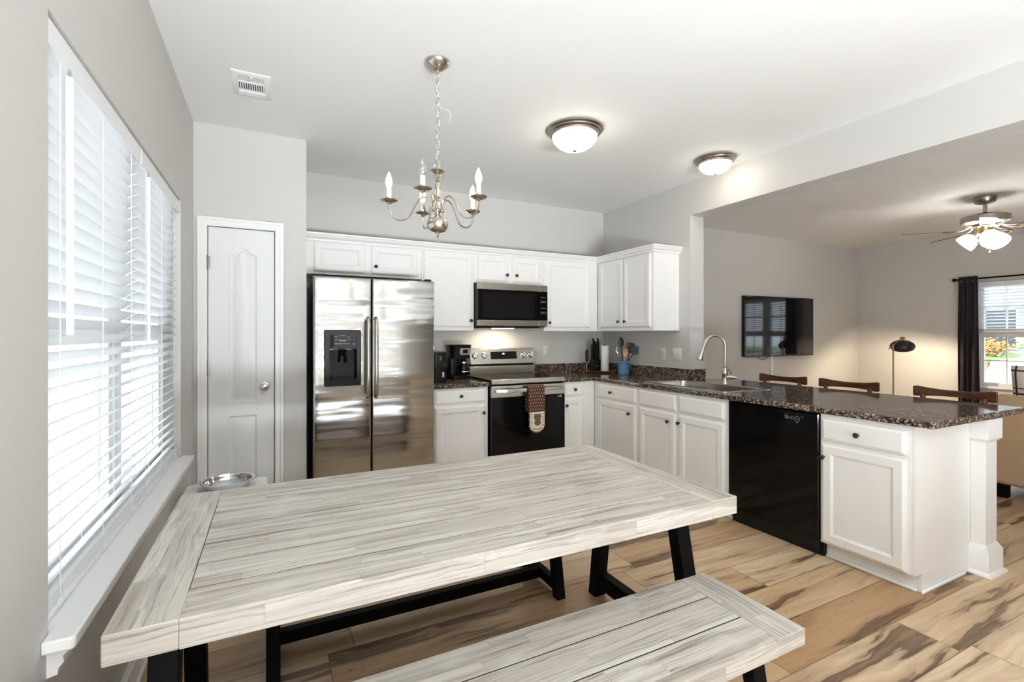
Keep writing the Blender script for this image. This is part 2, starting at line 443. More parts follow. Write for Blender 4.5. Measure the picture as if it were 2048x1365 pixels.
# ------------------------------------------------------------------ the setting
LX, PX, PY, BY, RX, RX2, WX, RY = -0.483, 0.223, 3.87, 4.62, 3.53, 3.707, 8.87, -2.6
CEIL, HEAD, OPENY = 2.785, 2.466, 3.29

def struct(o, label=None, cat=None):
    o['kind'] = 'structure'
    if label: o['label'] = label
    if cat: o['category'] = cat
    return o

def cells(mb, us, vs_, solid, d0, d1, P):
    """slab between depths d0 and d1 made of the grid cells where solid(u,v); shared faces are left out"""
    n, m = len(us)-1, len(vs_)-1
    ok = [[solid((us[i]+us[i+1])/2, (vs_[j]+vs_[j+1])/2) for j in range(m)] for i in range(n)]
    cache = {}
    def V(i, j, d):
        k = (i, j, d)
        if k not in cache: cache[k] = mb.bm.verts.new(P(us[i], vs_[j], d))
        return cache[k]
    for i in range(n):
        for j in range(m):
            if not ok[i][j]: continue
            for d in (d0, d1): mb.bm.faces.new((V(i, j, d), V(i+1, j, d), V(i+1, j+1, d), V(i, j+1, d)))
            for (a, b, di, dj) in (((i, j), (i+1, j), 0, -1), ((i+1, j), (i+1, j+1), 1, 0), ((i+1, j+1), (i, j+1), 0, 1), ((i, j+1), (i, j), -1, 0)):
                ii, jj = i+di, j+dj
                if 0 <= ii < n and 0 <= jj < m and ok[ii][jj]: continue
                mb.bm.faces.new((V(*a, d0), V(*b, d0), V(*b, d1), V(*a, d1)))
    bmesh.ops.dissolve_limit(mb.bm, angle_limit=0.01, verts=mb.bm.verts, edges=mb.bm.edges)
    return mb

PXY = lambda u, v, d: Vector((u, v, d))
struct(box('floor', 'floor', LX-0.13, WX+0.13, RY-0.13, BY+0.13, -0.08, 0.0), 'honey coloured wide plank floor with dark figure', 'floor')
struct(box('ceiling', 'ceiling', LX-0.13, WX+0.13, RY-0.13, BY+0.13, CEIL, CEIL+0.12), 'smooth off white ceiling', 'ceiling')

# left wall with the window opening
WY0, WY1, WZ0, WZ1 = 1.525, 3.365, 0.605, 2.122
m = MB(); cells(m, [RY-0.13, WY0, WY1, BY+0.13], [0, WZ0, WZ1, CEIL], lambda u, v: not (WY0 < u < WY1 and WZ0 < v < WZ1), 0, 0.13, lambda u, v, d: Vector((LX-d, u, v)))
struct(m.build('wall_left', 'wall', smooth=0), 'pale grey wall holding the wide blinded window', 'wall')
# pantry wall (front and return beside the refrigerator)
DX0, DX1, DZ = -0.403, 0.012, 2.086
m = MB(); cells(m, [LX, DX0, DX1, PX], [0, DZ, CEIL], lambda u, v: not (DX0 < u < DX1 and v < DZ), 0, -0.12, FY(PY))
m.box(PX-0.12, PX, PY+0.12, BY, 0, CEIL)
struct(m.build('wall_pantry', 'wall', smooth=0), 'pale grey wall around the narrow white door', 'wall')
struct(box('wall_back', 'wall', LX-0.13, WX+0.13, BY, BY+0.13, 0, CEIL), 'long grey wall behind the cabinets and the television', 'wall')
# divider: solid part, header beam, knee wall under the worktop
m = MB(); cells(m, [RY, 1.275, OPENY, BY], [0, 0.866, HEAD, CEIL], lambda u, v: u > OPENY or v > HEAD or (u > 1.275 and v < 0.866), 0, -(RX2-RX), FX(RX))
struct(m.build('wall_right', 'wall', smooth=0), 'wall end with header beam over the opening to the living room', 'wall')
# living room window wall
VY0, VY1, VZ0, VZ1 = 1.56, 3.075, 0.62, 2.075
m = MB(); cells(m, [RY-0.13, VY0, VY1, BY], [0, VZ0, VZ1, CEIL], lambda u, v: not (VY0 < u < VY1 and VZ0 < v < VZ1), 0, -0.14, FX(WX))
struct(m.build('wall_far', 'wall', smooth=0), 'grey living room wall holding the curtained window', 'wall')
# rear wall behind the camera
m = MB(); cells(m, [LX, -0.35, 2.25, WX], [0, 2.2, CEIL], lambda u, v: not (-0.35 < u < 2.25 and v < 2.2), 0, 0.12, FY(RY))
struct(m.build('wall_rear', 'wall', smooth=0), 'wall behind the viewer around the added glass door', 'wall')
def window_unit(name, label, frames, glass, parentloc, mats='vinyl'):
    w = struct(thing(name, label, 'window', parentloc))
    MBf = MB()
    for b in frames: MBf.box(*b)
    MBf.build('frame', mats, w, bevel=0.004)
    for g in glass: MB().box(*g).build('pane', 'glass', w)
    return w
fr = []; gl = []
for (a, b) in ((-0.35, 0.96), (0.94, 2.25)):
    fr += [(a, a+0.07, RY-0.07, RY-0.03, 0.02, 2.18), (b-0.07, b, RY-0.07, RY-0.03, 0.02, 2.18), (a+0.07, b-0.07, RY-0.07, RY-0.03, 0.0, 0.1), (a+0.07, b-0.07, RY-0.07, RY-0.03, 2.1, 2.2)]
    gl.append((a+0.07, b-0.07, RY-0.052, RY-0.048, 0.1, 2.1))
window_unit('window_3', 'unseen sliding glass door behind the viewer, added to let in fill light', fr, gl, (0.95, RY, 0))  # opening added out of view to light the room from behind

# kitchen window: twin double hung sashes
fx0, fx1 = LX-0.125, LX-0.085
YM = 2.455; fr = [(fx0, fx1, WY0, WY0+0.05, WZ0, WZ1), (fx0, fx1, WY1-0.05, WY1, WZ0, WZ1), (fx0, fx1, YM-0.05, YM+0.05, WZ0, WZ1), (fx0, fx1, WY0+0.05, WY1-0.05, WZ0, WZ0+0.055), (fx0, fx1, WY0+0.05, WY1-0.05, WZ1-0.05, WZ1)]
gl = []
for a, b in ((WY0+0.05, YM-0.05), (YM+0.05, WY1-0.05)):
    fr += [(fx0+0.005, fx1-0.003, a, b, 1.325, 1.385), (fx0+0.005, fx1-0.005, a, a+0.035, WZ0+0.055, WZ1-0.05), (fx0+0.005, fx1-0.005, b-0.035, b, WZ0+0.055, WZ1-0.05), (fx0+0.005, fx1-0.005, a+0.035, b-0.035, WZ0+0.055, WZ0+0.095)]
    gl += [(LX-0.107, LX-0.103, a+0.035, b-0.035, WZ0+0.095, 1.325), (LX-0.117, LX-0.113, a+0.035, b-0.035, 1.385, WZ1-0.05)]
win1 = window_unit('window_1', 'white twin window behind the kitchen blinds', fr, gl, (LX-0.1, YM, WZ0))
# stool and apron of that window
sill = struct(thing('trim_1', 'deep white window stool under the blinds', 'window sill', (LX, 2.4, 0.6)))
m = MB(); m.prism([(LX-0.085, WY0+0.001), (LX, WY0+0.001), (LX+0.0005, 1.478), (LX+0.055, 1.478), (LX+0.063, 1.486), (LX+0.063, 3.40), (LX, 3.40), (LX, WY1-0.001), (LX-0.085, WY1-0.001)], 0.589, 0.620, PXY)
m.build('sill_board', 'trim', sill, bevel=0.005)
prof = [(0, 0.588), (0.042, 0.588), (0.040, 0.572), (0.030, 0.562), (0.032, 0.548), (0.022, 0.535), (0.020, 0.520), (0.0, 0.515)]
m = MB(); m.prism([(LX+a, z) for a, z in prof], 1.515, 3.37, lambda u, v, d: Vector((u, d, v)))
m.build('apron_molding', 'trim', sill)

# living room window: two sash units side by side
gx0, gx1 = WX+0.05, WX+0.10
def sash_bars(y0, y1):
    f = []; g = []
    f += [(gx0, gx1, y0, y0+0.04, VZ0, VZ1), (gx0, gx1, y1-0.04, y1, VZ0, VZ1), (gx0, gx1, y0+0.04, y1-0.04, VZ0, VZ0+0.05), (gx0, gx1, y0+0.04, y1-0.04, VZ1-0.05, VZ1), (gx0, gx1, y0+0.04, y1-0.04, 1.30, 1.375)]
    ym = (y0+y1)/2; b = 0.009
    f += [(gx0+0.015, gx1-0.015, ym-b, ym+b, VZ0+0.05, 1.30), (gx0+0.015, gx1-0.015, ym-b, ym+b, 1.375, VZ1-0.05), (gx0+0.015, gx1-0.015, y0+0.04, y1-0.04, 0.976-b, 0.976+b), (gx0+0.015, gx1-0.015, y0+0.04, y1-0.04, 1.70-b, 1.70+b)]
    g += [(gx0+0.023, gx0+0.027, y0+0.04, y1-0.04, VZ0+0.05, 1.30), (gx0+0.033, gx0+0.037, y0+0.04, y1-0.04, 1.375, VZ1-0.05)]
    return f, g
YV = 2.545
f1, g1 = sash_bars(YV, VY1); f2, g2 = sash_bars(YV-0.1-(VY1-YV), YV-0.1)
f3 = [(gx0-0.05, gx1, YV-0.1, YV, VZ0, VZ1), (gx0, gx1, VY0, YV-0.1-(VY1-YV), VZ0, VZ1)]
win2 = window_unit('window_2', 'white double window with grid bars beside the dark curtain', f1+f2+f3, g1+g2, (WX+0.07, 2.3, VZ0))
s2 = box('trim_2', 'trim', WX-0.04, WX+0.05, VY0-0.04, VY1+0.04, VZ0-0.03, VZ0-0.001, bevel=0.004)
struct(s2, 'white stool under the living room window', 'window sill')

# baseboards
def baseb(name, x0, x1, y0, y1, label):
    m = MB(); m.box(x0, x1, y0, y1, 0.0, 0.095)
    if x1-x0 > y1-y0: m.box(x0, x1, (y0+y1)/2, y1, 0.095, 0.112)
    elif name.endswith('left'): m.box(x0, (x0+x1)/2, y0, y1, 0.095, 0.112); m.box(x1, x1+0.014, y0, y1, 0, 0.022)
    else: m.box((x0+x1)/2, x1, y0, y1, 0.095, 0.112)
    struct(m.build(name, 'trim', bevel=0.003), label, 'baseboard')
baseb('baseboard_left', LX, LX+0.016, RY, PY-0.001, 'white baseboard under the kitchen window')
baseb('baseboard_back', RX2+0.001, WX-0.001, BY-0.016, BY, 'white baseboard below the television wall')
baseb('baseboard_far', WX-0.016, WX, RY, BY-0.017, 'white baseboard under the living room window')

# ------------------------------------------------------------------ pantry door
door = struct(thing('door_1', 'narrow white moulded pantry door with arched upper panel', 'door', ((DX0+DX1)/2, PY, 0)))
P = FY(PY)
slab = MB(); yF = -0.012        # slab face a little behind the wall face
def arch(u0, u1, v0, v1, ins, rise):
    u0 += ins; u1 -= ins; v0 += ins; v1 -= ins; w = u1-u0; pts = [(u0, v0), (u1, v0), (u1, v1)]
    for k in range(1, 16):
        t = k/16.0; a = abs(t-0.5)*2
        s_ = 0.0 if a > 0.85 else (math.cos(a/0.85*PI)*0.5+0.5)
        pts.append((u1-w*t, v1+rise*s_))
    pts.append((u0, v1)); return pts
ux0, ux1 = -0.278, -0.104
up = lambda i: arch(ux0, ux1, 0.86, 1.905, i, 0.05)
lo = lambda i: rect(ux0, ux1, 0.17, 0.762, i)
slab.plate(rect(DX0+0.004, DX1-0.004, 0.012, DZ-0.004), [up(0), lo(0)], yF, P)
for g in (up, lo): slab.rings2d([(g(0), yF), (g(0.010), yF-0.009), (g(0.022), yF-0.009), (g(0.036), yF-0.001)], P, False, True)
slab.rings2d([(rect(DX0+0.004, DX1-0.004, 0.012, DZ-0.004), yF), (rect(DX0+0.004, DX1-0.004, 0.012, DZ-0.004), yF-0.035)], P, False, True)
slab.build('door_slab', 'door', door, smooth=30)
jm = MB()
for (a, b, z0, z1) in ((DX0-0.02, DX0, 0, DZ+0.02), (DX1, DX1+0.02, 0, DZ+0.02)): pass
# casing: stepped profile boards
def casing(mb, x0, x1, z0, z1, P=P):
    mb.prism(rect(x0, x1, z0, z1), 0.0, 0.012, P)
for c in ((DX0-0.058, DX0-0.002, 0.0, DZ+0.002, 0), (DX1+0.002, DX1+0.058, 0.0, DZ+0.002, 1)):
    casing(jm, *c[:4])
    if c[4] == 0: jm.prism(rect(c[0], c[0]+0.022, 0.0, DZ+0.062), 0.012, 0.019, P)
    else: jm.prism(rect(c[1]-0.022, c[1], 0.0, DZ+0.062), 0.012, 0.019, P)
casing(jm, DX0-0.058, DX1+0.058, DZ+0.002, DZ+0.062); jm.prism(rect(DX0-0.036, DX1+0.036, DZ+0.040, DZ+0.062), 0.012, 0.019, P)
jm.build('door_casing', 'trim', door, bevel=0.003)
for z in (0.27, 1.10, 1.835):
    h = MB(); h.tube([(DX0-0.003, PY-0.006, z-0.044), (DX0-0.003, PY-0.006, z+0.044)], 0.0065, 10); h.sphere((DX0-0.003, PY-0.006, z+0.047), 0.005, 8); h.sphere((DX0-0.003, PY-0.006, z-0.047), 0.005, 8)
    h.box(DX0+0.004, DX0+0.016, PY+0.004, PY+0.0125, z-0.042, z+0.042); h.build('hinge', 'bronze', door)
RXm = Matrix.Rotation(PI/2, 4, 'X')     # local +z -> world -y
kb = MB(); kb.lathe([(0.031, 0.0), (0.031, 0.006), (0.012, 0.010), (0.011, 0.028), (0.022, 0.034), (0.0275, 0.046), (0.024, 0.058), (0.010, 0.064), (0.0, 0.0645)], (-0.055, PY+0.012, 0.962), 24, RXm)
kb.build('door_knob', 'nickel', door)

# ------------------------------------------------------------------ window blinds of the kitchen window
def slat_section(tilt, w=0.050, th=0.0028, n=5):
    """closed cross-section (x outwards to the room, z up) of a curved slat"""
    top = []; bot = []
    for i in range(n+1):
        t = i/n-0.5; c = 0.0035*(1-4*t*t)
        top.append((t*w, c+th/2)); bot.append((t*w, c-th/2))
    pts = top+list(reversed(bot)); ca, sa = math.cos(tilt), math.sin(tilt)
    return [(x*ca-z*sa, x*sa+z*ca) for x, z in pts]

def blind(label, y0, y1, z_top, z_rail, wand_y, wand_z, stack, parent_x, tilt_fn, pitch=0.0445, facing=1, wand_thick=0.006, cords=3):
    b = thing('window_blind', label, 'blind', (parent_x, (y0+y1)/2, z_rail), 'white slatted window blinds')
    X = lambda x: parent_x+facing*x
    hr = MB(); hr.box(X(-0.025), X(0.028), y0, y1, z_top-0.05, z_top-0.004); hr.build('headrail', 'blind', b, bevel=0.003)
    va = MB(); va.prism([(X(0.030), z_top-0.075), (X(0.036), z_top-0.073), (X(0.036), z_top-0.012), (X(0.033), z_top-0.006), (X(0.030), z_top-0.006)], y0+0.001, y1-0.001, lambda u, v, d: Vector((u, d, v)))
    va.build('valance', 'blind', b)
    sl = MB(); z = z_top-0.085; rnd = random.Random(len(label))
    zs = []
    while z > z_rail+0.03+stack*0.0042:
        zs.append(z); z -= pitch
    for k, zz in enumerate(zs):
        sec = slat_section(tilt_fn(zz)+rnd.uniform(-0.03, 0.03))
        sl.loft([[Vector((X(x), y0+0.004, zz+q)) for x, q in sec], [Vector((X(x), y1-0.004, zz+q)) for x, q in sec]])
    for k in range(stack):
        sec = slat_section(rnd.uniform(-0.05, 0.05)); zz = z_rail+0.022+k*0.0042
        sl.loft([[Vector((X(x), y0+0.004, zz+q)) for x, q in sec], [Vector((X(x), y1-0.004, zz+q)) for x, q in sec]])
    sl.build('slats', 'blind', b, smooth=60)
    br = MB(); br.box(X(-0.026), X(0.026), y0+0.004, y1-0.004, z_rail, z_rail+0.018); br.build('bottom_rail', 'blind', b, bevel=0.004)
    co = MB()
    for k in range(cords):
        yy = y0+(y1-y0)*(0.12+0.76*k/(cords-1))
        for xx in (-0.027, 0.027): co.tube([(X(xx), yy, z_top-0.05), (X(xx), yy, z_rail+0.01)], 0.0011, 5)
        if stack > 3:
            co.torus((X(0.030), yy+0.012, z_rail+0.03), 0.014, 0.0012, 'x', 12, 5); co.torus((X(0.031), yy-0.012, z_rail+0.026), 0.013, 0.0012, 'x', 12, 5)
    co.build('lift_cord', 'blind', b)
    if wand_z:
        w = MB(); w.tube([(X(0.040), wand_y, z_top-0.10), (X(0.041), wand_y, wand_z)], wand_thick, 8); w.build('tilt_wand', 'blind', b)
        hk = MB(); hk.torus((X(0.040), wand_y, z_top-0.088), 0.009, 0.0018, 'x', 12, 6); hk.build('wand_hook', 'chrome', b)
    return b
T = math.radians(36)
bx = LX-0.040
blind('white slatted blind on the near half of the kitchen window, farthest from the pantry door', WY0+0.006, 2.452, WZ1-0.003, 0.6215, 1.66, 1.335, 10, bx, lambda z: T if z > 1.2 else T*0.9, wand_thick=0.0085)
blind('white slatted blind on the far half of the kitchen window, nearest the pantry door', 2.462, WY1-0.006, WZ1-0.003, 0.6215, 2.56, 1.30, 8, bx, lambda z: T if z > 1.2 else T*0.9, wand_thick=0.0075)
# living room blinds, half drawn
bx2 = WX+0.022
for lab, a, b2 in (('white half raised blind next to the dark curtain', YV+0.004, VY1-0.006), ('white half raised blind on the living room window, second from the curtain', VY0+0.03, YV-0.104)):
    blind(lab, a, b2, VZ1-0.002, 1.375, a+0.02, None, 5, bx2, lambda z: math.radians(20), facing=-1)
# ------------------------------------------------------------------ cabinets
def door_panel(name, parent, P, u0, u1, v0, v1, flat=False):
    m = MB(); R = lambda i: rect(u0, u1, v0, v1, i)
    if flat:
        m.rings2d([(R(0), 0.0005), (R(0), 0.011), (R(0.006), 0.013), (R(0.014), 0.019)], P, True, True)
    else:
        m.rings2d([(R(0), 0.0005), (R(0), 0.012), (R(0.005), 0.014), (R(0.012), 0.0195), (R(0.052), 0.0195), (R(0.057), 0.017), (R(0.066), 0.0125)], P, True, True)
    return m.build(name, 'cab', parent, smooth=25)
def knob_at(parent, P, u, v, d0=0.0195):
    m = MB(); n = 16
    pr_ = [(0.009, 0.0), (0.007, 0.005), (0.006, 0.012), (0.0145, 0.017), (0.0155, 0.021), (0.012, 0.025), (0.004, 0.027)]
    m.loft([[P(u+r*math.cos(2*PI*i/n), v+r*math.sin(2*PI*i/n), d0+d) for i in range(n)] for r, d in pr_])
    return m.build('knob', 'knob', parent)

def cabinet(name, label, P, u0, u1, v0, v1, depth, doors, drawers=(), group='white kitchen cabinets', toe=None, hollow=False):
    """P maps (along, up, outwards); the face frame lies at outwards = 0"""
    c = P((u0+u1)/2, v0 if toe is None else 0.0, -depth/2)
    t = thing(name, label, 'cabinet', c, group)
    m = MB()
    if hollow:
        for (a, b, c0, c1, d0, d1) in ((u0+0.0004, u1-0.0004, v0, v1, -0.02, 0.0), (u0+0.0004, u0+0.018, v0, v1, -depth, -0.02), (u1-0.018, u1-0.0004, v0, v1, -depth, -0.02), (u0+0.018, u1-0.018, v0, v0+0.018, -depth, -0.02)): m.prism(rect(a, b, c0, c1), d0, d1, P)
    else: m.loft([[P(u, v, -depth) for u, v in rect(u0+0.0004, u1-0.0004, v0, v1)], [P(u, v, 0.0) for u, v in rect(u0+0.0004, u1-0.0004, v0, v1)]])
    m.build('carcass', 'cab', t, bevel=0.0015)
    for (a, b, c0, c1, ku, kv) in doors:
        d = door_panel('door', t, P, a, b, c0, c1)
        if ku is not None: knob_at(d, P, ku, kv)
    for (a, b, c0, c1, ku, kv) in drawers:
        d = door_panel('drawer_front', t, P, a, b, c0, c1, True)
        if ku is not None: knob_at(d, P, ku, kv)
    if toe:
        m = MB(); m.loft([[P(u, v, -depth) for u, v in rect(u0+0.0004, u1-0.0004, 0.0, v0-0.0005)], [P(u, v, -0.062) for u, v in rect(u0+0.0004, u1-0.0004, 0.0, v0-0.0005)]])
        m.build('toe_kick', 'cab', t)
        m = MB(); m.prism(rect(u0+0.0004, u1-0.0004, 0.0, 0.018), -0.0615, -0.047, P); m.build('shoe_molding', 'trim', t, bevel=0.006)
    return t

UF = FY(4.29); UR = FX(3.20)
cabinet('wall_cabinet', 'short two door wall cabinet above the refrigerator', UF, 0.2305, 1.2185, 1.842, 2.132, 0.328, [(0.302, 0.716, 1.866, 2.112, None, None), (0.766, 1.178, 1.866, 2.112, 0.803, 1.93)], group='white wall cabinets')
cabinet('wall_cabinet', 'tall single door wall cabinet between refrigerator and microwave', UF, 1.219, 1.733, 1.374, 2.132, 0.328, [(1.236, 1.712, 1.41, 2.112, 1.694, 1.470)], group='white wall cabinets')
cabinet('wall_cabinet', 'short two door wall cabinet above the microwave', UF, 1.7335, 2.513, 1.838, 2.132, 0.328, [(1.766, 2.094, 1.862, 2.112, 2.078, 1.926), (2.142, 2.476, 1.862, 2.112, 2.184, 1.926)], group='white wall cabinets')
cabinet('wall_cabinet', 'tall single door wall cabinet between microwave and corner', UF, 2.5135, 3.199, 1.374, 2.132, 0.328, [(2.532, 3.094, 1.41, 2.112, 2.566, 1.460)], group='white wall cabinets')
cabinet('wall_cabinet', 'two door wall cabinet on the right hand wall above the utensil crock', UR, 3.424, 4.286, 1.374, 2.132, 0.328, [(3.455, 3.845, 1.41, 2.112, 3.805, 1.468), (3.852, 4.245, 1.41, 2.112, 3.905, 1.468)], group='white wall cabinets')
# crown running along the cabinet tops, mitred at the inside corner and returned to the wall
cp = [(0.0, 2.118), (0.010, 2.120), (0.012, 2.134), (0.022, 2.140), (0.034, 2.152), (0.038, 2.166), (0.046, 2.170), (0.048, 2.182), (0.0, 2.182)]
path = [(0.2315, 4.29), (3.20, 4.29), (3.20, 3.424), (3.529, 3.424)]
def off_path(o):
    return [(path[0][0], path[0][1]-o), (path[1][0]-o, path[1][1]-o), (path[2][0]-o, path[2][1]-o), (path[3][0], path[3][1]-o)]
m = MB(); R = []
for k in range(4): R.append([Vector((*off_path(o+0.0006)[k], z)) for o, z in cp])
m.loft(R); o = m.build('trim_3', 'cab', smooth=30); struct(o, 'white crown moulding running along the wall cabinet tops', 'molding')

BF = FY(3.98); BR = FX(2.93)
cabinet('base_cabinet', 'base cabinet with drawer and door between refrigerator and range', BF, 1.224, 1.744, 0.098, 0.866, 0.638, [(1.246, 1.712, 0.13, 0.706, 1.692, 0.634)], [(1.246, 1.716, 0.730, 0.842, 1.478, 0.795)], toe=True, group='white base cabinets')
cabinet('base_cabinet', 'narrow base cabinet with drawer and door right of the range', BF, 2.542, 2.9295, 0.098, 0.866, 0.638, [(2.556, 2.788, 0.13, 0.706, 2.576, 0.638)], [(2.556, 2.788, 0.730, 0.846, 2.676, 0.793)], toe=True, group='white base cabinets')
cabinet('base_cabinet', 'corner base cabinet with drawer and door, left of the sink cabinet', BR, 3.3275, 3.978, 0.098, 0.866, 0.598, [(3.350, 3.915, 0.13, 0.692, 3.427, 0.612)], [(3.350, 3.915, 0.716, 0.843, 3.69, 0.778)], toe=True, group='white base cabinets')
cabinet('base_cabinet', 'two door sink base cabinet under the kitchen faucet', BR, 2.372, 3.327, 0.098, 0.866, 0.598, [(2.875, 3.303, 0.13, 0.692, 2.945, 0.620), (2.408, 2.838, 0.13, 0.692, 2.828, 0.626)][:2], [(2.875, 3.303, 0.716, 0.843, None, None), (2.408, 2.838, 0.716, 0.843, None, None)], toe=True, hollow=True, group='white base cabinets')
endc = cabinet('base_cabinet', 'base cabinet at the peninsula end, right of the black dishwasher', BR, 1.277, 1.732, 0.098, 0.866, 0.598, [(1.298, 1.718, 0.108, 0.690, 1.704, 0.614)], [(1.298, 1.718, 0.713, 0.838, 1.52, 0.776)], toe=True, group='white base cabinets')
m = MB(); m.box(2.992, 3.528, 1.2615, 1.2765, 0.0, 0.865); m.box(2.931, 2.992, 1.2615, 1.2765, 0.0985, 0.865); m.build('end_panel', 'cab', endc)
m = MB(); m.box(2.978, 3.45, 1.2475, 1.2610, 0.0, 0.018); m.build('shoe_molding', 'trim', endc, bevel=0.006)

# end post wrapping the knee wall
post = thing('end_post', 'white boxed post with flared cap and plinth at the peninsula end', 'post', (3.57, 1.22, 0))
PXa, PXb, PYa, PYb = 3.533, 3.672, 1.195, 1.2610
def sq(o): return [(PXa-o, PYa-o), (PXb+o, PYa-o), (PXb+o, PYb), (PXa-o, PYb)]
MB().box(3.5285, 3.70, 1.2615, 1.2745, 0, 0.865).build('backing_board', 'trim', post)
m = MB(); m.prism(sq(0), 0.16, 0.74, PXY); m.build('shaft', 'trim', post, bevel=0.002)
m = MB(); m.rings2d([(sq(0.001), 0.735), (sq(0.018), 0.755), (sq(0.018), 0.866)], PXY); m.build('cap', 'trim', post)
m = MB(); m.rings2d([(sq(0.020), 0.0), (sq(0.020), 0.130), (sq(0.001), 0.165)], PXY); m.build('plinth', 'trim', post)
m = MB(); m.rings2d([(sq(0.036), 0.0), (sq(0.036), 0.006), (sq(0.030), 0.016), (sq(0.0205), 0.022)], PXY); m.build('shoe_molding', 'trim', post)

# ------------------------------------------------------------------ worktops
CZ0, CZ1 = 0.868, 0.905
w1 = thing('worktop', 'long dark speckled granite worktop with sink and peninsula', 'worktop', (3.3, 2.5, CZ0))
xs = [2.545, 2.905, 3.03, 3.47, 3.528, 3.985]; ys = [1.172, 2.48, 3.31, 3.288, 3.955, 4.618]; ys = sorted(ys)
def w_solid(u, v):
    if 3.03 < u < 3.47 and 2.48 < v < 3.31 and v < 3.31: return False
    if u < 2.905: return v > 3.955
    if u > 3.528: return v < 3.288
    return True
# the hole stops short of the wall side, so the grid needs 3.31 only below x = 3.47
m = MB(); cells(m, xs, ys, lambda u, v: w_solid(u, v) , CZ0, CZ1, PXY)
m.build('slab', 'granite', w1, bevel=0.006, seg=3)
m = MB(); m.box(2.545, 3.508, 4.598, 4.618, CZ1, 1.008); m.box(3.508, 3.528, 3.270, 4.618, CZ1, 1.008); m.box(3.528, 3.715, 3.270, 3.2885, CZ1, 1.008)
m.build('backsplash', 'granite', w1, bevel=0.002)
w2 = thing('worktop', 'short granite worktop with coffee maker, beside the refrigerator', 'worktop', (1.48, 4.3, CZ0))
m = MB(); m.box(1.226, 1.752, 3.955, 4.618, CZ0, CZ1); m.build('slab', 'granite', w2, bevel=0.006, seg=3)
m = MB(); m.box(1.226, 1.772, 4.598, 4.618, CZ1, 1.008); m.build('backsplash', 'granite', w2, bevel=0.002)

# sink
sink = thing('sink', 'stainless drop in sink set in the granite worktop', 'sink', (3.25, 2.9, CZ1))
def rrect(x0, x1, y0, y1, r, n=5):
    pts = []
    for cx_, cy_, a0 in ((x1-r, y1-r, 0), (x0+r, y1-r, 90), (x0+r, y0+r, 180), (x1-r, y0+r, 270)):
        for k in range(n+1):
            a = math.radians(a0+90*k/n); pts.append((cx_+r*math.cos(a), cy_+r*math.sin(a)))
    return pts
sx0, sx1, sy0, sy1 = 2.985, 3.50, 2.44, 3.345
S = lambda i, r: rrect(sx0+i, sx1-i, sy0+i, sy1-i, r)
m = MB(); m.rings2d([(S(0, 0.025), CZ1+0.0006), (S(0.002, 0.025), CZ1+0.005), (S(0.045, 0.05), CZ1+0.005), (S(0.050, 0.055), CZ1+0.001), (S(0.062, 0.06), 0.73), (S(0.10, 0.05), 0.715), (S(0.2, 0.02), 0.712)], PXY, False, True)
m.build('basin', 'sinksteel', sink)
m = MB(); m.lathe([(0.045, 0), (0.045, 0.004), (0.03, 0.003), (0.028, 0.001)], (3.25, 2.9, 0.7125), 20); m.build('drain', 'chrome', sink)
# faucet
fa = thing('faucet', 'brushed nickel gooseneck faucet with pull down spray head', 'faucet', (3.535, 2.905, CZ1))
FXY = (3.535, 2.905)
m = MB(); m.lathe([(0.030, 0.0006), (0.030, 0.008), (0.024, 0.016), (0.023, 0.07), (0.026, 0.08), (0.026, 0.10), (0.019, 0.125), (0.016, 0.14), (0.018, 0.143), (0.018, 0.150), (0.0125, 0.152)], (*FXY, CZ1), 24); m.build('body', 'nickel', fa)
ax = Vector((-0.92, 0.38, 0)).normalized(); pts = [Vector((*FXY, CZ1+0.145)), Vector((*FXY, CZ1+0.33))]
Rg = 0.092; c0 = Vector((*FXY, CZ1+0.33))+ax*Rg
for k in range(1, 13):
    a = PI-PI*k/12*0.93; pts.append(c0+ax*Rg*math.cos(a)+Vector((0, 0, Rg*math.sin(a))))
d = (pts[-1]-pts[-2]).normalized(); pts.append(pts[-1]+d*0.05)
m = MB(); m.tube(pts, 0.0118, 14); m.build('gooseneck', 'nickel', fa)
e = pts[-1]; m = MB(); m.tube([e-d*0.005, e+d*0.01, e+d*0.03, e+d*0.075, e+d*0.095, e+d*0.098], [0.014, 0.0155, 0.016, 0.026, 0.028, 0.020], 18); m.build('spray_head', 'nickel', fa)
side = Vector((0.45, -0.89, 0)); b0 = Vector((*FXY, CZ1+0.06))
m = MB(); m.tube([b0+side*0.015, b0+side*0.05, b0+side*0.075, b0+side*0.085, b0+side*0.10], [0.019, 0.021, 0.015, 0.012, 0.008], 14)
h0 = b0+side*0.06; m.tube([h0, h0+Vector((-0.01, 0.012, 0.05)), h0+Vector((-0.022, 0.026, 0.075))], [0.007, 0.006, 0.0045], 8); m.build('lever', 'nickel', fa)

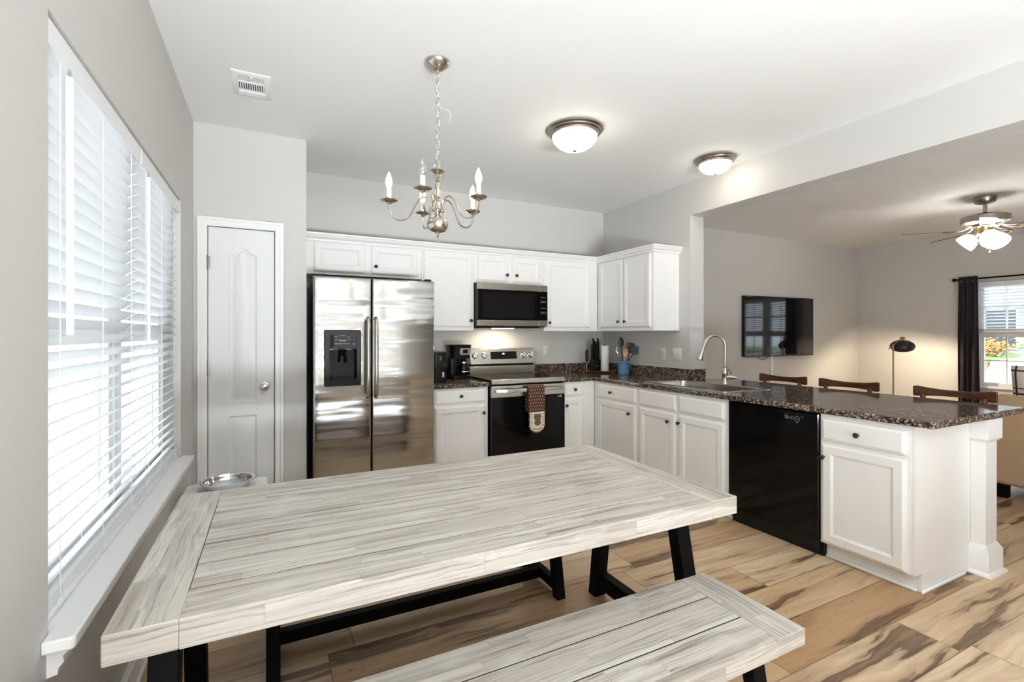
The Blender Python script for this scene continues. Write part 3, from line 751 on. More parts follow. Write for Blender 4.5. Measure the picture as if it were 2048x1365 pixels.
# ------------------------------------------------------------------ refrigerator
fr_ = thing('refrigerator', 'tall stainless side by side refrigerator with black dispenser', 'refrigerator', (0.72, 4.15, 0))
m = MB(); m.box(0.272, 1.166, 3.845, 4.58, 0.015, 1.745); m.build('body', 'black_plastic', fr_, bevel=0.006)
m = MB(); m.box(0.29, 1.15, 3.86, 4.0, 0.0, 0.06); m.build('toe_grille', 'black_plastic', fr_)
for (a, b) in ((0.285, 0.34), (1.10, 1.155)): MB().box(a, b, 3.775, 3.90, 1.7455, 1.785).build('hinge_cover', 'black_plastic', fr_, bevel=0.006)
for z in (1.60, 1.52): MB().box(0.2705, 0.2718, 3.852, 3.862, z-0.03, z+0.03).build('side_label', 'print', fr_)
def fdoor(name, x0, x1, holes):
    P = FY(3.762); m = MB(); R = lambda i: rect(x0, x1, 0.075, 1.768, i)
    n = 9; outer = []
    # gently crowned edge profile
    m.plate(R(0.012), holes, 0.0, P)
    m.rings2d([(R(0.0), -0.078), (R(0.0), -0.010), (R(0.004), -0.003), (R(0.012), 0.0)], P, True, False)
    for hpoly in holes: m.rings2d([(hpoly, 0.0), (hpoly, -0.02)], P, False, False)
    return m.build(name, 'fridge', fr_, smooth=50)
dp = rrect(0.346, 0.588, 0.964, 1.358, 0.006, 3)
fd = fdoor('freezer_door', 0.263, 0.674, [dp]); rd = fdoor('refrigerator_door', 0.682, 1.174, [])
for dd, hx in ((fd, 0.645), (rd, 0.705)):
    y = 3.762; m = MB(); pts = [(hx, y-0.001, 0.868), (hx, y-0.020, 0.862), (hx, y-0.042, 0.872), (hx, y-0.052, 0.90), (hx, y-0.054, 1.0), (hx, y-0.054, 1.32), (hx, y-0.052, 1.425), (hx, y-0.042, 1.452), (hx, y-0.020, 1.462), (hx, y-0.001, 1.458)]
    m.tube(pts, 0.0135, 14); m.build('handle', 'nickel', dd)
P = FY(3.762)
m = MB(); fo = lambda i: rrect(0.335+i, 0.598-i, 0.952+i, 1.370-i, 0.010, 4); cav = rrect(0.372, 0.566, 1.000, 1.230, 0.008, 4); pan = rrect(0.372, 0.566, 1.236, 1.340, 0.006, 4)
m.plate(fo(0.005), [cav, pan], 0.012, P); m.rings2d([(fo(0), 0.0008), (fo(0), 0.008), (fo(0.005), 0.012)], P, False, False)
m.rings2d([(cav, 0.012), (rrect(0.378, 0.560, 1.006, 1.226, 0.02, 4), -0.065)], P, False, True)
m.rings2d([(pan, 0.012), (pan, 0.004)], P, False, True)
disp = m.build('dispenser', 'grey_plastic', fd, smooth=30)
m = MB(); m.rings2d([(rrect(0.3735, 0.5645, 1.0015, 1.2285, 0.008, 4), 0.010), (rrect(0.380, 0.558, 1.008, 1.224, 0.02, 4), -0.063)], P, False, True); m.build('cavity_liner', 'black_gloss', fd)
# dispenser is a part of the freezer door: its own pieces
MB().tube([P(0.470, 1.222, -0.03), P(0.470, 1.19, -0.03)], [0.03, 0.022], 16).build('spout', 'black_gloss', fd)
MB().tube([P(0.47, 1.186, -0.045), P(0.47, 1.13, -0.052)], [0.028, 0.034], 14).build('paddle', 'black_gloss', fd)
MB().prism(rect(0.385, 0.553, 1.002, 1.010), -0.06, 0.006, P).build('drip_tray', 'black_gloss', fd)
m = MB()
for (a, b, c, d2) in ((0.44, 0.488, 1.326, 1.330), (0.44, 0.49, 1.287, 1.296), (0.41, 0.43, 1.318, 1.322), (0.50, 0.518, 1.318, 1.322), (0.413, 0.43, 1.297, 1.301), (0.50, 0.518, 1.297, 1.301), (0.412, 0.433, 1.266, 1.271), (0.44, 0.46, 1.266, 1.271), (0.468, 0.488, 1.266, 1.271), (0.496, 0.514, 1.266, 1.271), (0.54, 0.552, 1.262, 1.270)):
    m.prism(rect(a, b, c, d2), 0.0042, 0.0050, P)
m.build('lettering', 'print', fd)
m = MB(); m.rings2d([(rrect(0.378, 0.402, 1.242, 1.334, 0.004, 3), 0.0042), (rrect(0.378, 0.402, 1.242, 1.334, 0.004, 3), 0.010)], P); m.build('side_button', 'black_gloss', fd)

# ------------------------------------------------------------------ microwave over the range
mw = thing('microwave', 'stainless over range microwave with dark glass door', 'microwave', (2.12, 4.4, 1.41))
m = MB(); m.box(1.738, 2.508, 4.246, 4.60, 1.412, 1.836); m.build('body', 'black_plastic', mw, bevel=0.003)
P = FY(4.245)
for z0, z1 in ((1.770, 1.834), (1.420, 1.478)):
    MB().prism(rect(1.742, 2.400, z0, z1), 0, 0.045, P).build('door_band', 'steel', mw, bevel=0.004)
    MB().prism(rect(2.404, 2.506, z0, z1), 0, 0.045, P).build('panel_band', 'steel', mw, bevel=0.003)
m = MB(); m.prism(rect(1.742, 2.400, 1.478, 1.770), 0, 0.043, P); m.build('door_glass', 'black_gloss', mw, bevel=0.002)
m = MB(); m.prism(rrect(1.79, 2.35, 1.50, 1.745, 0.008), 0.0432, 0.0440, P); m.build('door_window', 'screen', mw)
m = MB(); m.prism(rect(2.404, 2.506, 1.478, 1.770), 0, 0.043, P); kp = m.build('keypad', 'black_gloss', mw)
m = MB()
for j, z in enumerate((1.71, 1.672, 1.660, 1.60, 1.56, 1.548)):
    for i in range(3): m.prism(rect(2.428+i*0.022, 2.440+i*0.022, z, z+0.005), 0.0433, 0.0437, P)
m.build('lettering', 'print', kp)
m = MB(); m.box(1.80, 2.45, 4.27, 4.55, 1.400, 1.4115); m.build('grease_filter', 'grey_plastic', mw)
m = MB(); m.box(1.98, 2.20, 4.36, 4.42, 1.3965, 1.3995); m.build('lamp_lens', 'shade_glass', mw)
l = area('microwave_lamp', (2.09, 4.42, 1.392), (0, 0, 0), 0.22, 0.06, 1.0, (1.0, 0.78, 0.48)); l.parent = mw; l.location = Vector((2.09, 4.42, 1.392))-world_loc(mw)

# ------------------------------------------------------------------ range
rg = thing('range', 'stainless electric range with black glass oven door', 'range', (2.15, 4.25, 0))
m = MB(); m.box(1.757, 2.538, 3.962, 4.59, 0.03, 0.885); m.build('body', 'black_plastic', rg, bevel=0.003)
m = MB(); m.box(1.765, 2.530, 3.99, 4.5, 0.0, 0.03); m.build('plinth', 'black_plastic', rg)
m = MB(); m.box(1.760, 2.536, 3.925, 3.952, 0.884, 0.926); m.build('cooktop_trim', 'steel', rg, bevel=0.004)
m = MB(); m.box(1.757, 2.538, 3.952, 4.50, 0.8865, 0.924); m.build('cooktop', 'black_gloss', rg, bevel=0.002)
P = FY(3.962)
od = MB(); od.prism(rect(1.760, 2.536, 0.764, 0.868), 0.001, 0.040, P); od = od.build('oven_door', 'steel', rg, bevel=0.004)
m = MB(); m.prism(rect(1.760, 2.536, 0.235, 0.763), 0.001, 0.038, P); m.build('door_glass', 'black_gloss', od, bevel=0.004)
m = MB(); pts = []
for k in range(13):
    t = k/12.0; u = 1.792+(2.508-1.792)*t; s_ = 1-(2*t-1)**2
    pts.append(P(u, 0.826, 0.050+0.034*min(1, s_*2.2)))
m.loft([[p+Vector((0, -0.007, -0.016)), p+Vector((0, 0.007, -0.016)), p+Vector((0, 0.007, 0.016)), p+Vector((0, -0.007, 0.016))] for p in pts])
for u in (1.80, 2.50): m.box(u-0.012, u+0.012, 3.914, 3.9225, 0.814, 0.838)
m.build('handle', 'steel', od, bevel=0.004)
m = MB(); m.prism(rect(1.760, 2.536, 0.07, 0.228), 0.001, 0.036, P); m.build('drawer', 'steel', rg, bevel=0.004)
m = MB(); m.prism(rect(2.452, 2.466, 0.735, 0.752), 0.0382, 0.0386, P); m.prism(rect(2.473, 2.498, 0.733, 0.754), 0.0382, 0.0386, P); m.build('energy_label', 'print', od)
m = MB(); m.box(1.790, 2.540, 4.53, 4.59, 0.886, 1.012); m.build('riser', 'steel', rg, bevel=0.003)
bgd = MB(); bgd.loft([[Vector((x, y, z)) for x, y, z in ((1.790, 4.515, 1.030), (1.790, 4.590, 1.030), (1.790, 4.590, 1.190), (1.790, 4.555, 1.190))], [Vector((x, y, z)) for x, y, z in ((2.546, 4.515, 1.030), (2.546, 4.590, 1.030), (2.546, 4.590, 1.190), (2.546, 4.555, 1.190))]])
bgd = bgd.build('control_panel', 'steel', rg, bevel=0.004)
MB().box(1.80, 2.535, 4.55, 4.588, 1.0125, 1.0295).build('vent_slot', 'dark', rg)
def PB(u, v, d):           # sloping control face
    t = (v-1.030)/0.16; y = 4.515+0.04*t; n = Vector((0, -0.97, 0.243)); return Vector((u, y, v))+n*d
m = MB(); m.prism(rect(2.022, 2.322, 1.080, 1.158), 0.0008, 0.003, PB); dsp = m.build('display', 'black_gloss', bgd, bevel=0.001)
m = MB()
for (a, b, c, d2) in ((2.158, 2.161, 1.126, 1.140), (2.166, 2.175, 1.138, 1.140), (2.174, 2.176, 1.126, 1.140), (2.166, 2.175, 1.132, 1.134), (2.179, 2.180, 1.128, 1.130), (2.179, 2.180, 1.135, 1.137)): m.prism(rect(a, b, c, d2), 0.0032, 0.0038, PB)
m.build('clock_digits', 'lit', dsp)
for u in (1.842, 1.944, 2.406, 2.494):
    m = MB(); n = 24
    rings = [(0.030, 0.001), (0.030, 0.006), (0.027, 0.008), (0.027, 0.026), (0.024, 0.030), (0.002, 0.031)]
    m.loft([[PB(u+r*math.cos(2*PI*i/n), 1.118+r*math.sin(2*PI*i/n), d) for i in range(n)] for r, d in rings])
    m.prism(rect(u-0.005, u+0.005, 1.092, 1.144), 0.026, 0.037, PB); m.build('knob', 'chrome', bgd, bevel=0.0015)
m = MB()
for (u, v, r) in ((1.96, 4.12, 0.10), (2.33, 4.12, 0.085), (1.96, 4.38, 0.075), (2.33, 4.38, 0.095)): m.torus((u, v, 0.9243), r, 0.0006, 'z', 40, 4)
m.build('burner_ring', 'grey_plastic', rg)

# oven mitt over the handle
mt = thing('oven_mitt', 'brown patterned oven mitt hanging over the oven handle', 'oven mitt', (2.18, 3.88, 0.45))
def strip(x0, x1, path_, th, rnd_end, name, mat):
    m = MB(); rings = []
    n = len(path_)
    for i, (y, z, w) in enumerate(path_):
        a = Vector(path_[min(i+1, n-1)][:2])-Vector(path_[max(i-1, 0)][:2]); a.normalize(); nn = Vector((-a.y, a.x))*th/2
        cx_ = (x0+x1)/2; h = (x1-x0)/2*w
        rings.append([Vector((cx_-h, y-nn.x, z-nn.y)), Vector((cx_+h, y-nn.x, z-nn.y)), Vector((cx_+h, y+nn.x, z+nn.y)), Vector((cx_-h, y+nn.x, z+nn.y))])
    m.loft(rings); return m.build(name, mat, mt, bevel=0.003)
fp = []
for k in range(8): a = PI*k/7; fp.append((3.885+0.022*math.cos(a), 0.846+0.016*math.sin(a), 1.0))
fp = [(3.914, 0.62, 1.0), (3.912, 0.74, 1.0)]+fp
fp += [(3.855, 0.75, 1.0), (3.852, 0.60, 1.0), (3.851, 0.50, 1.0)]
for k in range(1, 9): a = PI/2*k/8; fp.append((3.851, 0.50-0.072*math.sin(a), max(0.05, math.cos(a))))
strip(2.098, 2.268, fp, 0.013, True, 'cloth', 'mitt')
PM = FY(3.8440); 
def ush(i, b=0.0):
    u0, u1, zc, zt = 2.106+i, 2.260-i, 0.505, 0.622-i; pts = [(u1, zt), (u0, zt)]
    for k in range(13): a = PI+PI*k/12; pts.append(((u0+u1)/2+(u1-u0)/2*math.cos(a), zc+(0.066-i)*math.sin(a)))
    return pts
m = MB(); m.prism(ush(0), -0.0004, 0.0012, PM); pt = m.build('patch', 'mittpatch', mt)
m = MB(); sq_ = [(2.150, 0.60), (2.146, 0.575), (2.158, 0.545), (2.150, 0.52), (2.165, 0.497), (2.205, 0.497), (2.222, 0.52), (2.213, 0.545), (2.224, 0.575), (2.218, 0.60), (2.203, 0.608), (2.185, 0.600), (2.168, 0.608)]
m.prism(list(reversed(sq_)), 0.0013, 0.0018, PM)
for u in (2.122, 2.243):
    for z in (0.60, 0.575, 0.55, 0.525, 0.50): m.prism(circ(u, z, 0.006, 8), 0.0013, 0.0018, PM)
for k in range(7): m.prism(circ(2.140+0.014*k, 0.470-0.010*math.sin(PI*k/6), 0.006, 8), 0.0013, 0.0018, PM)
m.build('print', 'mittprint', pt)

# ------------------------------------------------------------------ dishwasher
dw = thing('dishwasher', 'black built in dishwasher between sink cabinet and end cabinet', 'dishwasher', (3.2, 2.05, 0))
m = MB(); m.box(2.95, 3.50, 1.745, 2.362, 0.02, 0.862); m.build('body', 'black_plastic', dw)
P = BR
m = MB(); hp = rrect(1.925, 2.180, 0.795, 0.832, 0.010, 4); R = lambda i: rect(1.736, 2.368, 0.112, 0.860, i)
m.plate(R(0.006), [hp], 0.016, P); m.rings2d([(R(0), -0.019), (R(0), 0.010), (R(0.006), 0.016)], P, True, False); m.rings2d([(hp, 0.016), (rrect(1.931, 2.174, 0.800, 0.834, 0.010, 4), -0.010)], P, False, True)
dd = m.build('door', 'black_gloss', dw, smooth=30)
m = MB(); m.prism(rect(1.734, 2.370, 0.0, 0.108), -0.060, -0.035, P); m.build('kick_plate', 'black_plastic', dw, bevel=0.003)
m = MB(); m.prism(circ(1.866, 0.812, 0.016), 0.0163, 0.0168, P)
m2 = MB(); RM = Matrix.Identity(4); m2.torus(P(1.866, 0.812, 0.0166), 0.016, 0.0011, 'x', 28, 5)
m2.prism(rect(1.859, 1.873, 0.8105, 0.8135), 0.0163, 0.0168, P); m2.prism(rect(1.860, 1.872, 0.788, 0.791), 0.0163, 0.0168, P)
for k, (a, b, z) in enumerate(((1.925, 1.945, 0.826), (1.920, 1.945, 0.820), (1.924, 1.945, 0.812), (1.918, 1.945, 0.806), (1.893, 1.906, 0.822), (1.893, 1.906, 0.815), (1.893, 1.906, 0.808), (1.826, 1.842, 0.828))): m2.prism(rect(a, b, z-0.0012, z+0.0012), 0.0163, 0.0168, P)
m2.torus(P(1.918, 0.816, 0.0166), 0.003, 0.0009, 'x', 10, 4)
m2.build('lettering', 'print', dd); m.bm.free()
# ------------------------------------------------------------------ dining table and benches
def timber_top(name_l, x0, x1, y0, y1, zt, th, bw, nplanks, parent):
    m = MB(); w = (y1-y0)/nplanks; g = 0.0030
    for k in range(nplanks):
        e_ = 0.0002 if k in (0, nplanks-1) else 0.0022; m.box(x0+bw+e_, x1-bw-e_, y0+k*w+(g if k else 0), y0+(k+1)*w-(g if k < nplanks-1 else 0), zt-th, zt)
    m.build('planked_top', 'wood_x', parent, bevel=0.0012)
    MB().box(x0+bw+0.0002, x1-bw-0.0002, y0+0.02, y1-0.02, zt-th+0.004, zt-0.0022).build('groove_filler', 'groove', parent)
    for a, b in ((x0, x0+bw), (x1-bw, x1)):
        MB().box(a, b, y0, y1, zt-th, zt).build('breadboard_end', 'wood_y', parent, bevel=0.003)

def leg_post(x0, x1, ya0, ya1, yb0, yb1, z1, parent):
    """post from the floor (ya) up to z1 (yb)"""
    m = MB(); m.loft([[Vector(p) for p in ((x0, ya0, 0), (x1, ya0, 0), (x1, ya1, 0), (x0, ya1, 0))], [Vector(p) for p in ((x0, yb0, z1), (x1, yb0, z1), (x1, yb1, z1), (x0, yb1, z1))]])
    return m.build('leg', 'black_metal', parent, bevel=0.004)

TZ, TT = 0.725, 0.066
tx0, tx1, ty0, ty1 = -0.313, 1.572, 1.238, 2.196
table = thing('dining_table', 'large whitewashed planked dining table on black splayed legs', 'table', ((tx0+tx1)/2, (ty0+ty1)/2, 0))
timber_top('t', tx0, tx1, ty0, ty1, TZ, TT, 0.132, 7, table)
for x0 in (-0.272, 1.463):
    x1 = x0+0.065; zt = TZ-TT-0.0008
    leg_post(x0, x1, 1.318, 1.378, 1.452, 1.512, zt, table)
    leg_post(x0, x1, 1.982, 2.042, 1.900, 1.960, zt, table)
    m = MB(); m.box(x0+0.008, x1-0.008, 1.40, 1.972, 0.055, 0.130); m.build('stretcher', 'black_metal', table, bevel=0.003)

def bench(label, y0, y1):
    bx0, bx1, zt, th = -0.155, 1.455, 0.440, 0.052
    b = thing('dining_bench', label, 'bench', ((bx0+bx1)/2, (y0+y1)/2, 0), 'whitewashed dining benches')
    timber_top('b', bx0, bx1, y0, y1, zt, th, 0.126, 3, b)
    for x0 in (-0.024, 1.275):
        x1 = x0+0.05; z1 = zt-th-0.0008
        leg_post(x0, x1, y0-0.022, y0+0.026, y0+0.05, y0+0.098, z1, b)
        leg_post(x0, x1, y1-0.026, y1+0.022, y1-0.098, y1-0.05, z1, b)
        m = MB(); m.box(x0+0.006, x1-0.006, y0+0.035, y1-0.035, 0.030, 0.082); m.build('cross_bar', 'black_metal', b, bevel=0.003)
    ym = (y0+y1)/2
    m = MB(); m.box(0.020, 1.281, ym-0.022, ym+0.022, 0.028, 0.080); m.build('long_stretcher', 'black_metal', b, bevel=0.003)
    return b
bench('whitewashed planked bench in front of the dining table, nearest the viewer', 0.905, 1.290)
bench('whitewashed planked bench on the kitchen side, tucked under the dining table', 2.062, 2.447)

# raised feeder with two steel bowls, by the pantry door
fz = 0.455
fd_ = thing('pet_feeder', 'low white raised pet feeder stand between table and pantry door', 'pet feeder', (-0.23, 3.2, 0))
m = MB(); m.prism(rrect(-0.447, -0.03, 3.02, 3.345, 0.03), fz-0.02, fz, PXY); m.build('stand_top', 'white', fd_, bevel=0.004)
for (a, b) in ((-0.435, 3.04), (-0.072, 3.04), (-0.435, 3.30), (-0.072, 3.30)): MB().box(a, a+0.03, b, b+0.03, 0, fz-0.0205).build('leg', 'white', fd_, bevel=0.003)
def bowl(c, label):
    b = thing('pet_bowl', label, 'bowl', (c[0], c[1], fz), 'steel pet bowls')
    m = MB(); m.lathe([(0.105, 0.0006), (0.110, 0.010), (0.118, 0.040), (0.140, 0.046), (0.142, 0.050), (0.139, 0.052), (0.122, 0.050), (0.112, 0.020), (0.07, 0.008), (0.0, 0.006)], (c[0], c[1], fz), 40, None, True, True)
    m.build('bowl_shell', 'chrome', b); return b
bowl((-0.232, 3.185), 'round stainless steel pet bowl on the low white stand')

# ------------------------------------------------------------------ chandelier
CX, CY = 0.781, 2.447
ch = thing('chandelier', 'brushed nickel five arm candle chandelier hanging on a chain', 'chandelier', (CX, CY, 1.82))
m = MB(); m.lathe([(0.0, 0), (0.066, 0), (0.066, -0.006), (0.056, -0.020), (0.030, -0.040), (0.010, -0.050), (0.008, -0.060), (0.0, -0.061)], (CX, CY, CEIL-0.0005), 32); m.build('canopy', 'nickel', ch)
m = MB(); z = CEIL-0.072; k = 0
while z > 2.262:
    ang = PI/4+(PI/2 if k % 2 else 0); pts = []
    for i in range(14):
        a = 2*PI*i/14; lx, lz = 0.0085*math.cos(a), 0.017*math.sin(a)
        pts.append((CX+lx*math.cos(ang), CY+lx*math.sin(ang), z+lz))
    m.tube(pts, 0.0019, 6, closed=True); z -= 0.0262; k += 1
m.build('chain', 'nickel', ch)
m = MB(); pts = [(CX+0.006*math.sin(q*0.9)+0.004, CY+0.005*math.cos(q*0.7), CEIL-0.062-0.0165*q) for q in range(33)]; m.tube(pts, 0.0014, 5)
m.tube([(CX+0.005, CY, 2.545), (CX+0.025, CY-0.012, 2.543), (CX+0.055, CY-0.025, 2.525), (CX+0.066, CY-0.03, 2.495), (CX+0.060, CY-0.028, 2.47), (CX+0.055, CY-0.026, 2.462)], 0.0009, 5); m.build('lamp_wire', 'white', ch)
m = MB(); m.torus((CX, CY, 2.222), 0.022, 0.0028, 'y', 24, 8, Matrix.Rotation(-0.5, 4, 'Z')); m.build('hanging_loop', 'nickel', ch)
m = MB(); m.lathe([(0.0, 2.214), (0.010, 2.212), (0.040, 2.208), (0.041, 2.204), (0.026, 2.192), (0.016, 2.186), (0.013, 2.180), (0.016, 2.174), (0.012, 2.168), (0.016, 2.162), (0.012, 2.156), (0.016, 2.150), (0.011, 2.144), (0.013, 2.13), (0.016, 2.10), (0.012, 2.075), (0.014, 2.066), (0.009, 2.058), (0.013, 2.045), (0.026, 2.036), (0.027, 2.004), (0.030, 1.998), (0.026, 1.992), (0.014, 1.984), (0.010, 1.972), (0.018, 1.967), (0.046, 1.950), (0.0575, 1.925), (0.054, 1.900), (0.036, 1.882), (0.010, 1.875), (0.006, 1.866), (0.008, 1.860), (0.003, 1.850), (0.0, 1.849)], (CX, CY, 0), 32)
m.build('column', 'nickel', ch)
m = MB(); m.torus((CX, CY, 1.842), 0.007, 0.0016, 'x', 12, 6); m.torus((CX, CY, 1.829), 0.007, 0.0016, 'y', 12, 6); m.build('finial_ring', 'nickel', ch)
def bez(P0, P1, P2, P3, n):
    out = []
    for i in range(n+1):
        t = i/n; out.append(P0*(1-t)**3+P1*3*t*(1-t)**2+P2*3*t*t*(1-t)+P3*t**3)
    return out
for k in range(5):
    a = math.radians(20+72*k); dr = Vector((math.cos(a), math.sin(a), 0)); C0 = Vector((CX, CY, 0))
    q = lambda r, z: C0+dr*r+Vector((0, 0, z))
    pts = bez(q(0.028, 1.997), q(0.030, 2.045), q(0.050, 2.075), q(0.083, 2.060), 8)[:-1]+bez(q(0.083, 2.060), q(0.125, 2.040), q(0.125, 1.937), q(0.188, 1.937), 10)[:-1]+bez(q(0.188, 1.937), q(0.240, 1.937), q(0.250, 1.975), q(0.250, 2.022), 8)
    arm = MB(); arm.tube(pts, 0.0046, 9); sc = [q(0.034, 1.990)+dr*(0.012*math.cos(t)*(1-t/9))+Vector((0, 0, -0.012*math.sin(t)*(1-t/9))) for t in [x*0.5 for x in range(14)]]
    arm.tube(sc, 0.003, 6); arm = arm.build('arm', 'nickel', ch)
    c = q(0.25, 0); m = MB()
    m.lathe([(0.006, 2.016), (0.012, 2.020), (0.014, 2.024), (0.040, 2.032), (0.045, 2.038), (0.043, 2.039), (0.020, 2.033), (0.019, 2.034), (0.019, 2.050), (0.0135, 2.050)], c, 24); m.build('drip_cup', 'nickel', arm)
    m = MB(); m.lathe([(0.0125, 2.046), (0.0125, 2.098), (0.009, 2.099)], c, 18); m.build('candle_sleeve', 'white', arm)
    lit = (k != 3); m = MB()
    prof = [(0.008, 2.0995), (0.012, 2.108), (0.0165, 2.122), (0.0175, 2.134), (0.015, 2.150), (0.009, 2.168), (0.004, 2.180), (0.001, 2.186)]
    m.lathe(prof, c, 16); m.build('candle_bulb', 'bulb' if lit else 'clear', arm)
    if not lit:
        m = MB(); m.tube([c+Vector((0, 0, 2.100)), c+Vector((0, 0, 2.125))], 0.003, 6); m.build('filament_mount', 'chrome', arm)

# ------------------------------------------------------------------ ceiling lights, vent, fan
def flush(c, R_, drop, label, power):
    t = thing('ceiling_light', label, 'ceiling light', (c[0], c[1], CEIL-drop), 'flush dome ceiling lights')
    s_ = R_/0.195
    m = MB(); m.lathe([(R_*0.9, -0.0005), (R_, -0.003), (R_, -0.012), (R_*0.94, -0.020), (R_*0.93, -0.028), (R_*0.86, -0.036), (R_*0.85, -0.046), (R_*0.80, -0.050), (R_*0.78, -0.046)], (c[0], c[1], CEIL), 48); m.build('pan', 'bronze', t)
    m = MB(); n = 10; zt = 0.046; prof = [(R_*0.795*math.cos(PI/2*i/n), -zt-(drop-zt)*math.sin(PI/2*i/n)) for i in range(n+1)]
    m.lathe(prof, (c[0], c[1], CEIL), 40, None, False, True); m.build('glass_dome', 'dome', t)
    m = MB(); m.lathe([(0.012*s_, 0.004), (0.014*s_, 0), (0.012*s_, -0.005), (0.005, -0.010), (0.0, -0.0105)], (c[0], c[1], CEIL-drop), 16); m.build('finial', 'bronze', t)
flush((1.905, 2.82), 0.198, 0.150, 'large flush dome ceiling light in the middle of the kitchen ceiling', 1)
flush((3.255, 2.77), 0.160, 0.125, 'small flush dome ceiling light beside the header beam', 1)

vt = thing('air_vent', 'white ceiling register vent near the pantry wall', 'vent', (-0.11, 3.155, CEIL-0.01))
vx0, vx1, vy0, vy1 = -0.210, -0.010, 3.005, 3.303
PV = lambda u, v, d: Vector((u, v, CEIL-d))
m = MB(); o1 = rect(vx0, vx1, vy0, vy1); h1 = rect(vx0+0.035, vx1-0.035, 3.045, 3.115); h2 = rect(vx0+0.035, vx1-0.035, 3.125, 3.215)
m.plate(rect(vx0, vx1, vy0, vy1, 0.008), [h1, h2], 0.009, PV); m.rings2d([(o1, 0.0006), (o1, 0.004), (rect(vx0, vx1, vy0, vy1, 0.008), 0.009)], PV, False, False)
for h in (h1, h2): m.rings2d([(h, 0.009), (h, 0.002)], PV, False, False)
m.prism(rect(vx0+0.03, vx1-0.03, 3.225, 3.275), 0.0092, 0.014, PV); m.build('frame', 'white', vt)
MB().prism(rect(vx0+0.03, vx1-0.03, 3.04, 3.22), 0.0005, 0.0018, PV).build('duct', 'dark', vt)
m = MB()
for k in range(5):
    y = 3.052+0.013*k; m.box(vx0+0.035, vx1-0.035, y, y+0.0045, CEIL-0.0055, CEIL-0.003)
for k in range(11):
    x = vx0+0.040+0.0117*k; m.box(x, x+0.0065, 3.125, 3.215, CEIL-0.010, CEIL-0.003)
m.build('louver', 'white', vt)
m = MB(); m.box(-0.114, -0.106, 3.043, 3.085, CEIL-0.016, CEIL-0.009); m.build('damper_lever', 'white', vt)

FXc, FYc = 6.70, 2.272
fan = thing('ceiling_fan', 'five blade nickel ceiling fan with lit frosted glass shades', 'ceiling fan', (FXc, FYc, 2.2))
m = MB(); m.lathe([(0.07, -0.0005), (0.092, -0.004), (0.092, -0.035), (0.078, -0.062), (0.045, -0.074), (0.02, -0.078)], (FXc, FYc, CEIL), 32); m.build('canopy', 'bronze', fan)
m = MB(); m.tube([(FXc, FYc, CEIL-0.07), (FXc, FYc, 2.605)], 0.017, 14); m.build('downrod', 'bronze', fan)
m = MB(); m.lathe([(0.02, 2.625), (0.03, 2.605), (0.045, 2.597), (0.175, 2.588), (0.196, 2.575), (0.196, 2.515), (0.175, 2.500), (0.120, 2.494), (0.110, 2.470), (0.060, 2.465)], (FXc, FYc, 0), 40); m.build('motor_housing', 'nickel', fan)
for k in range(5):
    a = math.radians(57+72*k); Rz = Matrix.Translation((FXc, FYc, 2.445)) @ Matrix.Rotation(a, 4, 'Z') @ Matrix.Rotation(math.radians(-12), 4, 'X')
    m = MB(); outl = []
    for i in range(9): t = i/8; outl.append((0.25+0.43*t, -(0.052+0.014*t)))
    for i in range(1, 8): b_ = -PI/2+PI*i/8; outl.append((0.68+0.03*math.cos(b_), 0.066*math.sin(b_)))
    for i in range(9): t = 1-i/8; outl.append((0.25+0.43*t, 0.052+0.014*t))
    m.prism(outl, -0.003, 0.003, lambda u, v, d: Rz @ Vector((u, v, d))); bl = m.build('blade', 'blade', fan)
    m = MB()
    for s_ in (-1, 1): m.tube([Rz @ Vector((0.10, 0.012*s_, 0.045)), Rz @ Vector((0.16, 0.022*s_, 0.012)), Rz @ Vector((0.22, 0.038*s_, -0.006)), Rz @ Vector((0.30, 0.030*s_, -0.008)), Rz @ Vector((0.35, 0.004*s_, -0.008))], 0.006, 7)
    m.build('blade_iron', 'nickel', bl)
m = MB(); m.lathe([(0.055, 2.468), (0.062, 2.46), (0.062, 2.395), (0.050, 2.385), (0.03, 2.375), (0.0, 2.372)], (FXc, FYc, 0), 28); kit = m.build('light_kit', 'brass', fan)
for k in range(3):
    a = math.radians(215+120*k); dr = Vector((math.cos(a), math.sin(a), 0)); b0 = Vector((FXc, FYc, 2.40))+dr*0.055
    axis = (dr*0.75+Vector((0, 0, -0.62))).normalized(); m = MB(); m.tube([b0, b0+axis*0.035], [0.014, 0.02], 12); m.build('socket', 'brass', kit)
    rings = [(0.022, 0.03), (0.052, 0.045), (0.076, 0.075), (0.088, 0.115), (0.090, 0.150), (0.084, 0.151), (0.07, 0.10), (0.03, 0.05)]
    e1 = axis.orthogonal().normalized(); e2 = axis.cross(e1)
    m = MB(); m.loft([[b0+axis*d+(e1*math.cos(2*PI*i/24)+e2*math.sin(2*PI*i/24))*r for i in range(24)] for r, d in rings]); m.build('glass_shade', 'shade_glass', kit)
for dx, zb in ((0.02, 2.215), (-0.03, 2.25)):
    m = MB(); m.tube([(FXc+dx, FYc-0.03, 2.385), (FXc+dx, FYc-0.03, zb)], 0.0016, 5); m.sphere((FXc+dx, FYc-0.03, zb-0.01), 0.008, 10, (1, 1, 1.6)); m.build('pull_chain', 'white', fan)

